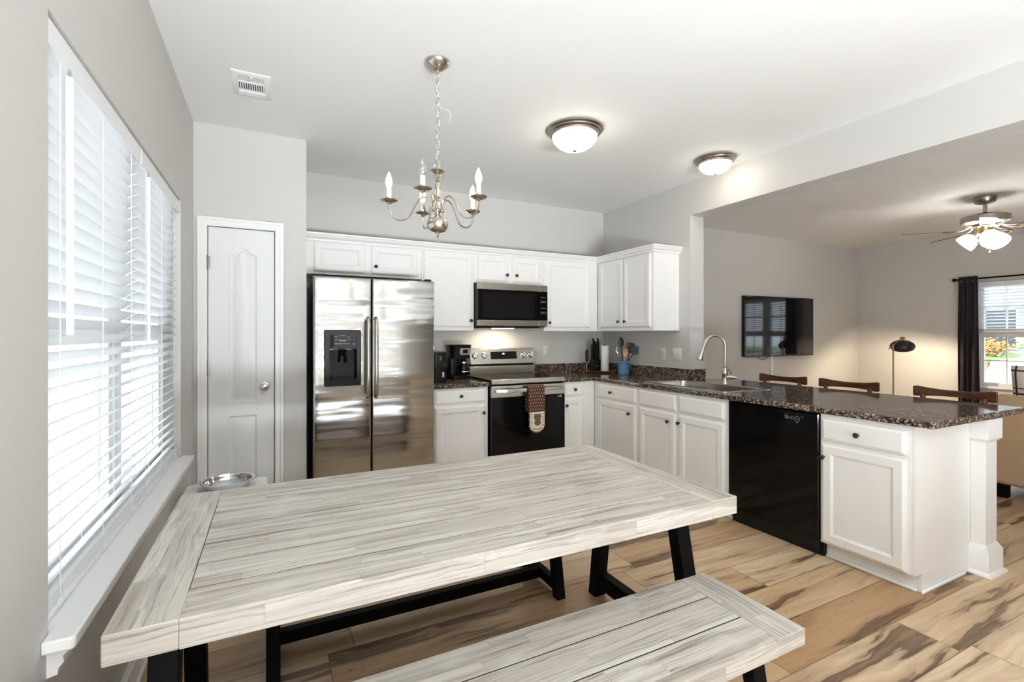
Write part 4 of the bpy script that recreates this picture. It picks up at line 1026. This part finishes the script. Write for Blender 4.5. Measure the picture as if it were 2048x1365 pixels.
# ------------------------------------------------------------------ small things on the worktop
cm = thing('coffee_maker', 'black drip coffee maker with glass carafe beside the range', 'coffee maker', (1.62, 4.44, CZ1))
q0 = CZ1+0.0006
m = MB(); m.prism(rrect(1.525, 1.735, 4.33, 4.545, 0.05), q0, q0+0.035, PXY); m.build('base', 'black_plastic', cm, bevel=0.004)
m = MB(); m.prism(rrect(1.525, 1.640, 4.40, 4.545, 0.03), q0+0.034, q0+0.22, PXY); m.prism(rrect(1.60, 1.735, 4.47, 4.545, 0.02), q0+0.034, q0+0.22, PXY); m.build('water_tank', 'black_plastic', cm, bevel=0.004)
m = MB(); m.rings2d([(rrect(1.530, 1.730, 4.345, 4.545, 0.05), q0+0.200), (rrect(1.520, 1.738, 4.330, 4.548, 0.055), q0+0.315), (rrect(1.516, 1.742, 4.326, 4.550, 0.055), q0+0.325), (rrect(1.520, 1.738, 4.330, 4.548, 0.055), q0+0.332)], PXY); hd = m.build('brew_head', 'black_plastic', cm)
Pc = FY(4.3285)
m = MB(); m.prism(rrect(1.604, 1.716, q0+0.235, q0+0.300, 0.012), -0.004, 0.003, Pc); fpn = m.build('control_plate', 'chrome', hd)
m = MB(); m.prism(rrect(1.635, 1.685, q0+0.250, q0+0.286, 0.006), 0.0032, 0.006, Pc); m.build('clock_window', 'black_gloss', fpn)
m = MB(); m.lathe([(0.052, 0.0365), (0.062, 0.045), (0.066, 0.075), (0.060, 0.115), (0.045, 0.145), (0.043, 0.155)], (1.665, 4.395, q0), 28); car = m.build('carafe', 'black_gloss', cm)
m = MB(); m.lathe([(0.0635, 0.066), (0.0668, 0.068), (0.0668, 0.078), (0.0635, 0.080)], (1.665, 4.395, q0), 28); m.lathe([(0.044, 0.150), (0.047, 0.153), (0.045, 0.165), (0.0, 0.166)], (1.665, 4.395, q0), 24); m.build('carafe_band', 'chrome', car)
m = MB(); m.tube([(1.615, 4.355, q0+0.145), (1.580, 4.335, q0+0.140), (1.572, 4.330, q0+0.10), (1.590, 4.342, q0+0.06), (1.612, 4.360, q0+0.055)], 0.008, 8); m.build('carafe_handle', 'black_plastic', car)

ca = thing('water_dispenser', 'slim black countertop canister with white drop emblem by the refrigerator', 'canister', (1.33, 4.20, CZ1))
m = MB(); m.prism(rrect(1.285, 1.400, 4.12, 4.28, 0.012), q0, q0+0.255, PXY); m.build('body', 'black_plastic', ca, bevel=0.003)
m = MB(); m.prism(rrect(1.280, 1.405, 4.112, 4.286, 0.012), q0+0.2555, q0+0.275, PXY); m.build('lid', 'black_plastic', ca, bevel=0.004)
Pk = FY(4.1195)
m = MB(); dpts = [(1.345, q0+0.236)]+[(1.345+0.0085*math.cos(t), q0+0.217+0.0085*math.sin(t)) for t in [PI*0.15-2*PI*0.65*j/12 for j in range(13)]]
m.plate(dpts, [circ(1.345, q0+0.217, 0.0045, 10)], 0.0006, Pk); m.prism(rect(1.333, 1.357, q0+0.200, q0+0.204), 0.0002, 0.0006, Pk); m.build('emblem', 'print', ca)
m = MB(); m.prism(rrect(1.360, 1.376, q0+0.045, q0+0.095, 0.005), 0.0003, 0.004, Pk); m.build('spout_lever', 'white', ca)
m = MB(); m.prism(rrect(1.362, 1.396, q0+0.135, q0+0.18, 0.004), 0.0002, 0.001, Pk); m.build('gauge_window', 'grey_plastic', ca)

tray = thing('serving_tray', 'long brown wooden tray in the worktop corner', 'tray', (3.38, 4.46, CZ1))
Rt = Matrix.Translation((3.285, 4.40, CZ1)) @ Matrix.Rotation(math.radians(-30.6), 4, 'Z')
PT = lambda u, v, d: Rt @ Vector((u, v, d))
m = MB(); m.rings2d([(rrect(-0.19, 0.19, -0.075, 0.075, 0.03), 0.008), (rrect(-0.20, 0.20, -0.085, 0.085, 0.035), 0.022), (rrect(-0.19, 0.19, -0.075, 0.075, 0.03), 0.022), (rrect(-0.185, 0.185, -0.07, 0.07, 0.03), 0.016)], PT); m.build('board', 'tray', tray)
m = MB()
for a in (-0.16, 0.16):
    for b in (-0.055, 0.055): m.lathe([(0.012, 0.0006), (0.010, 0.009)], Rt @ Vector((a, b, 0)), 10)
m.build('foot', 'brass', tray)
zt = CZ1+0.0166
ptw = thing('paper_towel_roll', 'upright white paper towel roll on the brown tray', 'paper towel', (3.345, 4.352, zt))
c = Vector(ptw.location)
m = MB(); m.lathe([(0.018, 0.29), (0.0435, 0.29), (0.045, 0.287), (0.045, 0.008), (0.0435, 0.005), (0.018, 0.005)], c, 32); m.build('roll', 'paper', ptw)
m = MB(); m.lathe([(0.05, 0.0), (0.05, 0.004), (0.008, 0.006), (0.008, 0.300), (0.0, 0.301)], c, 24); m.build('holder', 'black_metal', ptw)
kbp = Vector((3.305, 4.450, 0)); kb = thing('knife_block', 'dark knife block full of black handled knives behind the paper towels', 'knife block', (kbp.x, kbp.y, zt))
m = MB(); m.box(kbp.x-0.070, kbp.x+0.050, kbp.y-0.030, kbp.y+0.035, zt+0.0004, zt+0.135); m.build('block', 'grey_plastic', kb, bevel=0.004)
m = MB(); m.prism(rect(kbp.x-0.030, kbp.x+0.004, zt+0.055, zt+0.062), 0.0003, 0.001, FY(kbp.y-0.030)); m.build('badge', 'print', kb)
for dx, hh, ln in ((-0.062, 0.0, 0.31), (-0.036, 0.01, 0.375), (-0.012, 0.0, 0.345), (0.036, 0.02, 0.375)):
    m = MB(); x = kbp.x+dx; y = kbp.y+hh; w = 0.012
    m.loft([[Vector((x-w, y-0.008, zt+z)), Vector((x+w*s2, y-0.008, zt+z)), Vector((x+w*s2, y+0.008, zt+z)), Vector((x-w, y+0.008, zt+z))] for z, s2 in ((0.12, 1.0), (ln*0.62, 1.15), (ln*0.85, 1.0), (ln*0.96, 0.4), (ln, -0.5))])
    m.build('knife', 'black_plastic', kb, bevel=0.002)
mfp = Vector((3.165, 4.445, 0)); mf = thing('milk_frother', 'thin black handled milk frother standing on the tray', 'milk frother', (mfp.x, mfp.y, zt))
m = MB(); m.lathe([(0.016, 0.0004), (0.016, 0.006), (0.003, 0.010), (0.0022, 0.085), (0.0022, 0.10)], (mfp.x, mfp.y, zt), 14); m.build('wand', 'chrome', mf)
m = MB(); m.lathe([(0.003, 0.098), (0.008, 0.108), (0.016, 0.14), (0.019, 0.19), (0.016, 0.23), (0.010, 0.245), (0.0, 0.247)], (mfp.x, mfp.y, zt), 16); m.build('handle', 'black_plastic', mf)

cr = thing('utensil_crock', 'glossy blue ceramic crock holding cooking utensils', 'crock', (3.405, 4.10, CZ1))
cc = Vector((3.405, 4.10, q0))
m = MB(); m.lathe([(0.055, 0.0), (0.058, 0.004), (0.060, 0.02), (0.063, 0.118), (0.069, 0.124), (0.070, 0.148), (0.066, 0.150), (0.060, 0.146), (0.055, 0.02), (0.0, 0.012)], cc, 32); m.build('pot', 'blue', cr)
vdir = Vector((0.80, -0.60, 0)); fdir = Vector((-0.6, -0.8, 0))      # sideways, and towards the room
def utensil(name, label, base, tip, mat, head):
    t = thing(name, label, 'utensil', (cc.x, cc.y, cc.z+0.02), 'utensils in the blue crock')
    b = cc+vdir*base[0]+fdir*base[1]+Vector((0, 0, 0.02)); e = cc+vdir*tip[0]+fdir*tip[1]+Vector((0, 0, tip[2])); d = (e-b).normalized()
    m = MB(); m.tube([b, b+(e-b)*0.5, e], [0.0055, 0.005, 0.0045], 8); m.build('handle', mat, t)
    m = MB(); side = d.cross(fdir).normalized(); nn = side.cross(d).normalized()
    if head[0] == 'oval':
        _, L, W = head; rings = []
        for k in range(9):
            s_ = k/8; w = W*math.sin(PI*min(1, max(0.04, s_*0.93+0.03)))**0.7; p = e+d*(L*s_-0.004)
            bow = -0.010*math.sin(PI*s_)
            rings.append([p-side*w+nn*0.002, p+nn*(bow+0.002), p+side*w+nn*0.002, p+side*w-nn*0.002, p+nn*(bow-0.002), p-side*w-nn*0.002])
        m.loft(rings)
    elif head[0] == 'disc':
        _, R_, _ = head; p = e+d*R_*0.85
        m.loft([[p+(side*math.cos(2*PI*i/20)+d*math.sin(2*PI*i/20))*rr+nn*o_ for i in range(20)] for rr, o_ in ((R_, 0.006), (R_*0.97, -0.002), (R_*0.8, -0.014), (R_*0.45, -0.022), (0.002, -0.024))], True, True)
    elif head[0] == 'slot':
        _, L, W = head
        for k in range(5):
            o_ = -W+2*W*k/4; m.tube([e+side*o_*0.4, e+d*L*0.25+side*o_, e+d*L*0.85+side*o_, e+d*L+side*o_*0.6], 0.0055, 6)
        m.tube([e+d*L*0.5-side*W, e+d*L*0.5+side*W], 0.005, 6)
    elif head[0] == 'whisk':
        _, L, W = head
        for k in range(5):
            a = PI*k/5; s2 = (side*math.cos(a)+nn*math.sin(a))
            m.tube([e, e+d*L*0.35+s2*W*0.8, e+d*L*0.75+s2*W, e+d*L*0.97+s2*W*0.45, e+d*L*0.97-s2*W*0.45, e+d*L*0.75-s2*W, e+d*L*0.35-s2*W*0.8, e], 0.0011, 5)
    m.build('head', mat, t); return t
utensil('cooking_spoon', 'tall black cooking spoon, highest in the blue crock', (0.0, -0.02), (-0.022, -0.02, 0.29), 'black_plastic', ('oval', 0.115, 0.029))
utensil('wooden_spoon', 'pale wooden spoon in front in the blue crock', (-0.01, 0.02), (0.012, 0.04, 0.195), 'spoonwood', ('oval', 0.095, 0.029))
utensil('slotted_turner', 'black slotted turner behind the wooden spoon', (0.02, -0.03), (0.062, -0.03, 0.235), 'black_plastic', ('slot', 0.105, 0.036))
utensil('ladle', 'round black ladle leaning out on the right of the crock', (-0.045, 0.0), (0.105, 0.0, 0.228), 'black_plastic', ('disc', 0.048, 0))
utensil('whisk', 'wire whisk leaning out on the left of the crock', (0.01, 0.0), (-0.03, 0.01, 0.17), 'chrome', ('whisk', 0.14, 0.026))

# wall plates
def outlet(label, P, u, v, cat='outlet', kind_='duplex'):
    t = thing('wall_outlet' if kind_ == 'duplex' else 'light_switch', label, cat, P(u, v, 0), 'ivory wall plates')
    w = 0.036 if kind_ == 'duplex' else 0.059
    m = MB(); m.rings2d([(rect(u-w, u+w, v-0.058, v+0.058), 0.0005), (rect(u-w, u+w, v-0.058, v+0.058), 0.003), (rect(u-w, u+w, v-0.058, v+0.058, 0.004), 0.006)], P); m.build('plate', 'ivory', t)
    if kind_ == 'duplex':
        for dz in (-0.02, 0.02):
            m = MB(); m.prism(rrect(u-0.016, u+0.016, v+dz-0.014, v+dz+0.014, 0.010), 0.0062, 0.008, P); so = m.build('socket', 'ivory', t)
            m = MB()
            for dx in (-0.006, 0.006): m.prism(rect(u+dx-0.001, u+dx+0.001, v+dz-0.003, v+dz+0.006), 0.0082, 0.0086, P)
            m.build('slot', 'dark', so)
    else:
        for dx in (-0.023, 0.023):
            m = MB(); m.loft([[P(a, b, 0.0062) for a, b in rect(u+dx-0.006, u+dx+0.006, v-0.012, v+0.012)], [P(a, b, 0.016 if b > v else 0.009) for a, b in rect(u+dx-0.005, u+dx+0.005, v-0.010, v+0.010)]]); m.build('toggle', 'ivory', t)
outlet('ivory wall outlet on the back wall right of the range', FY(BY), 2.736, 1.155)
outlet('ivory wall outlet beside the double light switch', FX(RX), 3.643, 1.142)
outlet('ivory double light switch plate near the wall end', FX(RX), 3.455, 1.148, 'light switch', 'switch')

# ------------------------------------------------------------------ bar stools
def stool(yc, label):
    t = thing('bar_stool', label, 'bar stool', (4.0, yc, 0), 'walnut bar stools')
    xs0, xb = 3.80, 4.13
    m = MB(); m.rings2d([(rrect(3.76, 4.14, yc-0.20, yc+0.20, 0.05), 0.60), (rrect(3.755, 4.145, yc-0.205, yc+0.205, 0.055), 0.625), (rrect(3.78, 4.12, yc-0.18, yc+0.18, 0.05), 0.633)], PXY); m.build('seat', 'stool', t)
    for (a, b) in ((3.79, -0.17), (3.79, 0.17), (4.10, -0.17), (4.10, 0.17)):
        top = (a, yc+b, 0.60); bot = (a+(-0.02 if a < 4 else 0.035), yc+b*1.12, 0.0)
        m = MB(); m.tube([bot, top], [0.016, 0.020], 10); m.build('leg', 'stool', t)
    for b in (-0.165, 0.165):
        m = MB(); m.tube([(4.115, yc+b, 0.62), (4.135, yc+b, 0.78), (4.150, yc+b, 0.915)], 0.016, 10); m.build('back_post', 'stool', t)
    m = MB(); m.tube([(3.78, yc-0.185, 0.22), (3.78, yc+0.185, 0.22)], 0.012, 8); m.tube([(4.12, yc-0.185, 0.26), (4.12, yc+0.185, 0.26)], 0.012, 8); m.build('foot_rail', 'stool', t)
    m = MB(); rings = []
    for k in range(21):
        s_ = -1+2*k/20; y = yc+0.225*s_; x = 4.158+0.035*(1-s_*s_); h = 0.022+0.020*abs(s_)**2.4
        if abs(s_) > 0.96: h *= 0.82
        zc = 0.932-0.004*(1-s_*s_); th = 0.011
        rings.append([Vector((x-th, y, zc-h)), Vector((x+th, y, zc-h)), Vector((x+th, y, zc+h)), Vector((x-th, y, zc+h))])
    m.loft(rings); m.build('back_rail', 'stool', t, bevel=0.004)
    return t
stool(2.80, 'walnut bar stool at the peninsula, first from the kitchen wall')
stool(2.245, 'walnut bar stool at the peninsula, middle of the three')
stool(1.575, 'walnut bar stool at the peninsula, third from the kitchen wall and nearest its end')

# ------------------------------------------------------------------ living room
tv = thing('television', 'flat black television mounted on the living room wall', 'television', (6.72, 4.58, 1.45))
tyaw = math.radians(-2.0); Rtv = Matrix.Translation((6.712, 4.560, 1.455)) @ Matrix.Rotation(tyaw, 4, 'Z')
PTV = lambda u, v, d: Rtv @ Vector((u, -d, v))
m = MB(); m.prism(rect(-0.755, 0.755, -0.436, 0.436), -0.030, 0.012, PTV); m.build('casing', 'black_plastic', tv, bevel=0.004)
m = MB(); m.prism(rect(-0.740, 0.740, -0.418, 0.421), 0.0122, 0.0132, PTV); scr = m.build('screen', 'screen', tv)
m = MB(); m.prism(rect(-0.735, -0.60, 0.4225, 0.428), 0.0122, 0.0126, PTV); m.build('maker_mark', 'print', tv)
MB().box(6.50, 6.90, 4.592, 4.6195, 1.30, 1.60).build('wall_bracket', 'black_metal', tv)
m = MB(); m.tube([(6.24, 4.575, 1.03), (6.30, 4.585, 0.985), (6.37, 4.59, 0.965), (6.45, 4.59, 0.985), (6.52, 4.595, 1.015), (6.56, 4.60, 1.02)], 0.005, 6); m.build('cable', 'black_plastic', tv)
cv = thing('cord_cover', 'narrow white cord cover running down below the television', 'cord cover', (6.60, 4.61, 0.12))
MB().box(6.578, 6.626, 4.598, 4.6196, 0.113, 1.016).build('channel', 'white', cv, bevel=0.005)

lp = thing('floor_lamp', 'black floor lamp with dome shade glowing in the living room corner', 'floor lamp', (7.90, 3.66, 0))
lx, ly = 7.90, 3.66
m = MB(); m.lathe([(0.13, 0.0), (0.13, 0.012), (0.12, 0.018), (0.012, 0.022)], (lx, ly, 0), 32); m.build('base', 'black_metal', lp)
m = MB(); m.tube([(lx, ly, 0.02), (lx, ly, 1.185)], 0.011, 10); m.build('pole', 'brass', lp)
hp_ = Vector((8.045, 3.615, 1.205)); j0 = Vector((lx, ly, 1.185)); ar = (hp_+Vector((0, 0, 0.085)))-j0
m = MB(); m.tube([j0-ar.normalized()*0.10, hp_+Vector((0, 0, 0.085))], 0.006, 8); m.sphere(j0, 0.016, 12); m.build('arm', 'brass', lp)
tilt = Matrix.Rotation(math.radians(20), 4, Vector((0.42, -0.9, 0)))
sh = [(0.0, 0.098), (0.028, 0.096), (0.030, 0.050), (0.045, 0.040), (0.10, 0.022), (0.135, -0.008), (0.146, -0.040), (0.138, -0.066), (0.128, -0.078)]
m = MB(); m.lathe(sh, hp_, 36, tilt, True, False); m.lathe([(r-0.003, z-0.002) for r, z in sh[4:]], hp_, 36, tilt, True, False); shd = m.build('lamp_shade', 'black_paint', lp)
m = MB(); m.lathe([(0.030, 0.052), (0.032, 0.054), (0.032, 0.094), (0.029, 0.097)], hp_, 24, tilt); m.build('shade_collar', 'brass', shd)
point('floor_lamp_light', hp_+tilt @ Vector((0, 0, -0.052)), 13, (1.0, 0.85, 0.62), 0.03, lp)

cu = thing('curtain', 'dark plum curtain panel hanging on the black rod', 'curtain', (8.74, 3.14, 0))
m = MB(); n = 64; top = []; bot = []
def fold(t, z):
    y = 3.250-0.215*t; ph = t*2*PI*3.5; amp = 0.030*(0.8+0.35*(1-z)); return Vector((8.755+amp*math.sin(ph), y+0.012*math.sin(ph*0.5+z*3), 0.03+2.125*z))
R = []
for z in (0, 0.15, 0.3, 0.45, 0.6, 0.75, 0.9, 0.97, 1.0): R.append([m.bm.verts.new(fold(i/n, z)) for i in range(n+1)])
for a, b in zip(R, R[1:]): m.bridge(a, b, False)
cl = m.build('cloth', 'curtain', cu, smooth=60); so = cl.modifiers.new('thickness', 'SOLIDIFY'); so.thickness = 0.004
m = MB()
for t in (0.142, 0.428, 0.714): p = fold(t, 0.972); m.torus(p+Vector((-0.003, 0, 0)), 0.018, 0.0035, 'x', 16, 6)
m.build('grommet', 'bronze', cu)
rod = thing('curtain_rod', 'black curtain rod with ball finial above the living room window', 'curtain rod', (8.755, 2.3, 2.115))
m = MB(); m.tube([(8.755, 3.285, 2.117), (8.755, 1.15, 2.117)], 0.011, 10); m.build('rod', 'black_metal', rod)
for y in (3.30, 1.13): MB().sphere((8.755, y, 2.117), 0.026, 16).build('finial', 'black_metal', rod)
m = MB()
for y in (3.262, 1.19): m.tube([(8.755, y, 2.104), (8.80, y, 2.09), (8.869, y, 2.09)], 0.007, 8)
m.build('bracket', 'black_metal', rod)

sf = thing('sofa', 'tan rolled arm sofa seen from behind, facing the window', 'sofa', (5.75, 0.75, 0))
sxa, sxb, sya, syb = 5.30, 6.22, -0.30, 1.79
m = MB(); m.box(sxa, sxa+0.20, sya, syb-0.02, 0.115, 0.73); m.build('back', 'sofa', sf, bevel=0.03, seg=3)
m = MB(); rp = []
for k in range(11):
    y = sya+(syb-0.05-sya)*k/10; rp.append((sxa+0.11, y, 0.755))
m.tube([(sxa+0.11, sya-0.0, 0.755)]+rp[1:-1]+[(sxa+0.11, syb-0.06, 0.757), (sxa+0.12, syb-0.02, 0.74), (sxa+0.13, syb, 0.70)], [0.085]*9+[0.085, 0.085, 0.078, 0.05], 18); m.build('back_roll', 'sofa', sf)
m = MB(); m.box(sxa+0.2, sxb-0.03, sya+0.02, syb-0.02, 0.115, 0.40); m.build('seat_base', 'sofa', sf, bevel=0.02)
for k in range(2):
    a = sya+0.2+k*(syb-sya-0.4)/2; b = a+(syb-sya-0.4)/2-0.008
    MB().box(sxa+0.36, sxb, a, b, 0.402, 0.54).build('seat_cushion', 'sofa', sf, bevel=0.04)
    MB().box(sxa+0.202, sxa+0.355, a, b, 0.402, 0.80).build('back_cushion', 'sofa', sf, bevel=0.05)
for y0, y1 in ((sya, sya+0.19), (syb-0.19, syb)):
    m = MB(); m.box(sxa+0.21, sxb, y0, y1, 0.115, 0.56); m.tube([(sxa+0.21, (y0+y1)/2, 0.56), (sxb, (y0+y1)/2, 0.56)], 0.105, 16); m.build('arm', 'sofa', sf, bevel=0.015)
for x in (sxa+0.05, sxb-0.09):
    for y in (sya+0.04, syb-0.11): MB().box(x, x+0.07, y, y+0.07, 0.0, 0.1145).build('foot', 'black_metal', sf)
pw = thing('throw_pillow', 'cream throw pillow with dark plaid lines propped on the tan sofa', 'pillow', (5.76, 1.56, 0.67))
def pillow(c, w, h, t, rot, name, mat, parent):
    m = MB(); n = 14; V = {}
    for s_ in (1, -1):
        for i in range(n+1):
            for j in range(n+1):
                u, v = -1+2*i/n, -1+2*j/n; e = (1-u**4)*(1-v**4); ex = 1-0.07*(1-abs(u))*abs(v)**3; ey = 1-0.07*(1-abs(v))*abs(u)**3
                V[s_, i, j] = m.bm.verts.new(Vector(c)+rot @ Vector((s_*t*e**0.6, u*w*ex*1.0, v*h*ey)))
        for i in range(n):
            for j in range(n): m.bm.faces.new((V[s_, i, j], V[s_, i+1, j], V[s_, i+1, j+1], V[s_, i, j+1]))
    return m.build(name, mat, parent, smooth=80)
pillow((5.765, 1.56, 0.872), 0.215, 0.20, 0.065, Matrix.Rotation(math.radians(-12), 3, 'Y'), 'cover', 'plaid', pw)

# ------------------------------------------------------------------ outside the windows
struct(box('ground', 'asphalt', -30, 60, -40, 40, -0.42, -0.32), 'pale concrete ground outside', 'ground')
struct(box('lawn', 'grass', 18.0, 23.6, -20, 30, -0.3195, 0.62), 'raised green lawn bank across the drive', 'lawn')
hs = thing('neighbour_house', 'grey house across the drive seen through the living room window', 'house', (27, 6, -0.32))
MB().box(24, 32, -4, 18, -0.318, 4.6).build('wall', 'siding_grey', hs)
m = MB(); m.prism([(23.4, 4.4), (32.6, 4.4), (28, 7.4)], -4.5, 18.5, lambda u, v, d: Vector((u, d, v))); m.build('roof', 'shingle', hs)
for y in (7.2, 9.4, 11.6):
    m = MB(); m.box(23.94, 23.999, y, y+1.1, 0.8, 2.3); wn = m.build('window', 'vinyl', hs); MB().box(23.92, 23.939, y+0.08, y+1.02, 0.88, 2.22).build('pane', 'carglass', wn)
m = MB(); m.box(23.90, 23.999, -3.9, 17.9, -0.317, 0.35); m.build('stone_base', 'shingle', hs)
def bush(c, r, mat, label):
    t = thing('shrub', label, 'shrub', (c[0], c[1], 0.62)); rnd = random.Random(int(c[1]*10)); m = MB()
    for k in range(240):
        p = Vector((rnd.gauss(0, r*0.42), rnd.gauss(0, r*0.5), max(0.05, r*0.75+rnd.gauss(0, r*0.32)))); m.sphere(Vector((c[0], c[1], 0.62))+p, r*rnd.uniform(0.06, 0.13), 6, (1, 1, 0.7))
    m.build('foliage', mat, t); MB().tube([(c[0], c[1], 0.6205), (c[0], c[1], 0.8)], 0.04, 8).build('stem', 'stool', t)
bush((20.9, 6.85), 0.42, 'leaf_orange', 'orange leaved shrub beyond the lawn')
bush((21.0, 5.75), 0.36, 'leaf_green', 'green shrub beyond the lawn, next to the orange one')
car = thing('car', 'white hatchback parked outside the living room window', 'car', (12.6, 1.6, -0.32))
cg = -0.319; cy1 = 3.95; zs = 1.22
prof = [(0, 0.35), (0.02, 0.80), (0.10, 0.98), (0.40, 1.02), (1.00, 1.40), (1.8, 1.47), (2.7, 1.42), (3.4, 1.02), (4.4, 0.90), (4.6, 0.70), (4.62, 0.35), (4.2, 0.25), (0.4, 0.25)]
m = MB(); rings = []
for x, ins in ((11.60, 0.10), (11.72, 0.0), (13.28, 0.0), (13.40, 0.10)):
    rings.append([Vector((x+(0.16 if (z > 1.05 and x < 12.5) else (-0.16 if z > 1.05 else 0)), cy1-u, cg+zs*z*(1-ins*0.15))) for u, z in prof])
m.loft(rings); m.build('body', 'carwhite', car, smooth=50)
m = MB(); m.loft([[Vector((x, cy1-u, cg+zs*z+0.012)) for u, z in ((0.47, 1.065), (0.94, 1.365))] + [Vector((x, cy1-u, cg+zs*z-0.02)) for u, z in ((0.94, 1.365), (0.47, 1.065))] for x in (11.98, 13.02)]); m.build('rear_window', 'carglass', car)
m = MB(); m.prism([(0.95, 1.10), (1.30, 1.36), (2.6, 1.36), (3.0, 1.10)], 0.002, 0.02, lambda u, v, d: Vector((11.78-d, cy1-u, cg+zs*v))); m.build('side_window', 'carglass', car)
for x in (11.70, 12.95): MB().prism(rrect(x, x+0.36, cg+zs*0.80, cg+zs*0.95, 0.04), -0.10, 0.012, lambda u, v, d: Vector((u, cy1+d-0.03, v))).build('tail_light', 'red', car)
MB().prism(rrect(cy1-0.42, cy1-0.06, cg+zs*0.82, cg+zs*0.93, 0.04), 0.0, 0.010, lambda u, v, d: Vector((11.612-d, u, v))).build('side_lens', 'red', car)
for x in (11.58, 13.22):
    for u in (0.85, 3.75):
        m = MB(); m.tube([(x, cy1-u, cg+0.34), (x+0.2, cy1-u, cg+0.34)], 0.34, 24); wh = m.build('wheel', 'rubber', car); m = MB(); m.tube([(x-0.004, cy1-u, cg+0.34), (x+0.204, cy1-u, cg+0.34)], 0.2, 20); m.build('hub_cap', 'chrome', wh)
nb = thing('neighbour_wall', 'pale sided house wall outside the kitchen window', 'house', (-5.0, 3, -0.32))
MB().box(-9, -5.0, -6, 12, -0.318, 3.4).build('wall', 'siding', nb)
m = MB(); m.prism([(-9.3, 3.3), (-4.6, 3.3), (-7, 4.8)], -6.3, 12.3, lambda u, v, d: Vector((u, d, v))); m.build('roof', 'shingle', nb)
po = thing('sky_block_roof', 'added unseen brown roof blocking sky light at the rear glass door', 'patio roof', (0.9, -4.0, -0.32))  # roof added out of view to keep sky light off upright faces
MB().box(-1.4, 3.2, -5.4, RY-0.131, 2.46, 2.56).build('roof_panel', 'blocker_wood', po)
for x in (-1.3, 3.0): MB().box(x, x+0.12, -5.35, -5.23, -0.318, 2.459).build('post', 'blocker_wood', po)
pf = thing('sky_block_fence', 'added unseen brown board fence blocking low sky light behind the viewer', 'fence', (1.5, -7, -0.32))  # fence added out of view to screen the low sky
MB().box(-4, 12, -7.05, -7.0, -0.318, 2.3).build('board_panel', 'blocker_wood', pf)
